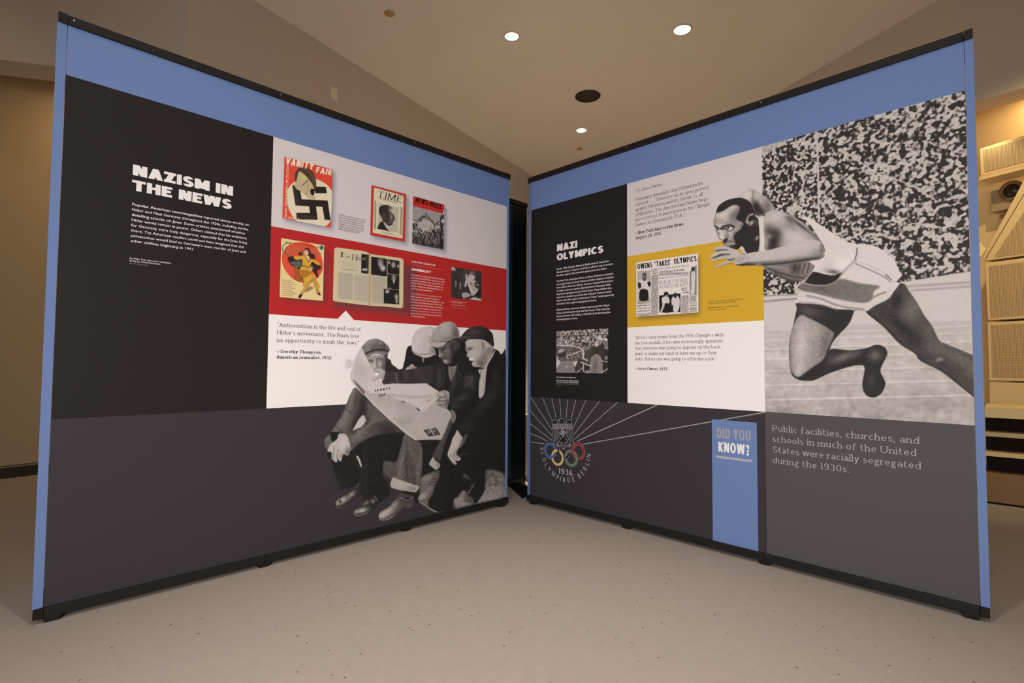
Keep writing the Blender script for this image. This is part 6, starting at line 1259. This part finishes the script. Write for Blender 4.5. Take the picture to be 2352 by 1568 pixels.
cfill(c, V8("190,590 235,590 240,660 205,680"), .18, .6, 1, True); cfill(c, V8("350,570 400,570 395,640 365,640"), .18, .6, 1, True); cfill(c, V8("262,480 270,425 300,410 330,430 330,490 318,545 280,545"), .35, .6, 1, True); c.blob(*V8("296,480")[0], 2.5, 4, .6, .7)
cfill(c, V8("545,800 905,762 905,1075 550,1085"), .17, .5)
for s, v in (("590,850 640,810 700,820 725,900 700,950 690,1060 620,1075 620,960 600,1060 560,1085 600,960", .86), ("755,860 800,800 870,810 895,880 890,990 860,1070 790,1075 780,960 760,960", .86), ("630,1000 650,930 720,950 730,1075 620,1080", .18), ("625,790 630,750 670,735 705,760 690,800 650,810", .18), ("650,800 670,790 690,800 680,840 655,830", .75), ("790,790 800,755 840,755 850,790 830,840 800,830", .25)): cfill(c, V8(s), v, .6, 1, True)
cfill(c, V8("1060,400 1165,290 1180,290 1180,785 1060,790"), .55, .6); cfill(c, V8("1085,440 1130,380 1155,440 1150,560 1140,760 1080,770 1090,600"), .85, .7, 1, True); cfill(c, V8("1090,340 1110,310 1140,320 1145,370 1120,390 1092,375"), .3, .6, 1, True)
c.all(); c.stroke(V8("210,392 380,378"), 1, .6, .7, 1)
PAR = finish(c, 'newspaper_page', QNP, 3, DR, 'printed newspaper front page about the games')
f = Flat()
for s_, a, cp in (('OWENS', "185,355 435,322", 12), ('\u2018TAKES\u2019', "482,314 750,282", 12), ('OLYMPICS', "800,268 1183,218", 12.4)): q = V8(a); line_px(f, PR, s_, 'cond', q[0], q[1], cp)
f.build('newspaper_headline', PR, T_BK, 4, PAR)
f = Flat()
for s_, a, cp, st in (('SELASSIE\u2019S SOLDIERS', "540,612 1030,560", 8, 'book'), ('AT GATES OF ADDIS', "556,682 1044,632", 8, 'book'), ('Five Drown As Boat Upsets', "540,362 1052,302", 4.6, 'book'), ('Begin Intensive GOP Drive', "540,520 1045,468", 4.6, 'book'), ('The Chicago Defender', "548,418 975,378", 5.2, 'slabbold'),
                     ('Hamilton Names The', "178,985 400,965", 3.8, 'slabbold'), ('Setup For Race In', "178,1030 398,1015", 3.8, 'slabbold'), ('London-Knox Drive', "182,1075 395,1060", 3.8, 'slabbold'), ('R. I. SPORT', "415,372 515,360", 3, 'cond'), ('CAN COACH', "425,402 522,392", 3, 'cond'), ('WORLDBEATER', "430,436 525,428", 3, 'cond'),
                     ('ETHIOPIAN', "918,690 1015,680", 2.8, 'cond'), ('PRELATE, 90,', "932,725 1030,715", 2.8, 'cond'), ('IS SHOT DOWN', "938,765 1045,755", 3, 'cond'), ('DR. DICKINSON', "1055,905 1172,895", 2.8, 'cond'), ('THAT LIVES IN', "1062,940 1182,930", 2.8, 'cond'), ('LIKE TRAGEDY', "1066,978 1182,968", 2.8, 'cond')):
    q = V8(a); line_px(f, PR, s_, st, q[0], q[1], cp)
f.build('newspaper_lettering', PR, T_BK, 4, PAR)
# --- stadium photograph
V9 = View(1260, 740, 9.8); QS = V9("178,200 1343,136 1338,1152 178,1133"); c = Canvas(PR, QS, .0012, .5)
nz = noise(c, .004, 61); c.img = tone(np.clip(.52 + .17 * nz, .15, .9)); cfill(c, V9("178,300 1343,240 1343,262 178,312"), .80, .5, .9); c.all(); c.stroke(V9("180,318 1343,266"), 1.4, .25, .9, 1)
cfill(c, V9("180,515 500,520 640,560 760,640 560,700 380,770 180,760"), .44, 1, 1, True); cfill(c, V9("180,180 500,170 178,290"), .7, 3, .5); c.all(); c.stroke(V9("180,520 360,522 520,528 680,565 790,640"), 3.0, .86, .95, 1); c.stroke(V9("385,760 600,690 800,632"), 1.8, .84, .95, .9)
cfill(c, V9("400,780 760,660 800,900 560,900"), .40, 1.5, .6); c.img = np.clip(c.img + (noise(c, .0035, 63) * .05)[..., None], 0, 1)
cfill(c, V9("180,830 260,880 290,960 180,1100"), .85, 1, 1, True); cfill(c, V9("560,920 620,870 675,900 650,1010 610,1025"), .84, .8, 1, True)
for s, v in (("1180,470 1230,500 1280,600 1340,640 1343,1150 1200,1150 1000,1150 940,1100 700,1150 600,1130 700,860 780,850 850,640 900,620 960,590 1000,540 1090,560", .24), ("830,640 900,610 960,600 980,720 940,900 840,930 830,760", .34), ("680,860 760,850 800,880 720,1000 720,1150 620,1130 590,1050", .30),
             ("950,830 1000,750 1080,715 1160,745 1210,860 1225,1000 1200,1150 950,1145 930,1000", .56), ("1110,600 1170,520 1220,510 1270,600 1260,760 1180,760 1120,700", .28), ("180,1130 190,1030 280,900 400,860 520,890 570,960 580,1060 560,1130", .56), ("800,560 840,545 890,560 870,630 830,640", .5), ("970,560 1010,530 1060,560 1060,700 1000,700 970,640", .3),
             ("290,890 240,780 250,720 380,720 400,830 330,870", .42), ("215,700 230,610 300,595 370,610 385,770 300,775 220,765", .30), ("225,690 240,615 300,598 370,615 340,650 300,680", .74), ("775,470 850,462 910,475 890,540 830,520 790,555", .28), ("1115,380 1120,320 1150,300 1200,350 1250,400 1180,405", .84), ("1110,470 1130,410 1200,415 1190,480 1150,520", .6), ("750,430 760,400 800,390 830,430", .86),
             ("1040,530 1060,440 1090,430 1110,530", .84), ("1220,450 1260,400 1330,440 1330,560 1260,520", .5), ("780,650 800,700 800,790 840,840 790,840 760,720", .86)): cfill(c, V9(s), v, .8, 1, True)
c.all(); c.stroke(V9("740,900 800,920 880,960 960,970"), 3, .84, .95, 1); c.stroke(V9("785,930 790,1100"), 2.6, .82, .9, 1); c.stroke(V9("620,1130 720,1070 770,1020"), 2, .84, .9, 1); c.stroke(V9("1210,860 1270,885 1340,885"), 2, .8, .9, 1); c.stroke(V9("1190,1140 1250,1100 1343,1040"), 2.4, .82, .9, 1)
c.blob(*V9("860,850")[0], 2.6, 3.4, .82, .9, 0, 4); c.blob(*V9("420,1000")[0], 4, 1.6, .8, .8); c.blob(*V9("1300,800")[0], 3, 4, .8, .8); c.blob(*V9("1050,1000")[0], 4, 14, .36, .6, 10); c.blob(*V9("870,1110")[0], 5, 3, .8, .8); c.blob(*V9("350,640")[0], 2, 2, .6, .5)
c.grain(.012, .8); PAR = finish(c, 'small_photograph', QS, 3, DR, 'black and white print of uniformed spectators at a stadium')
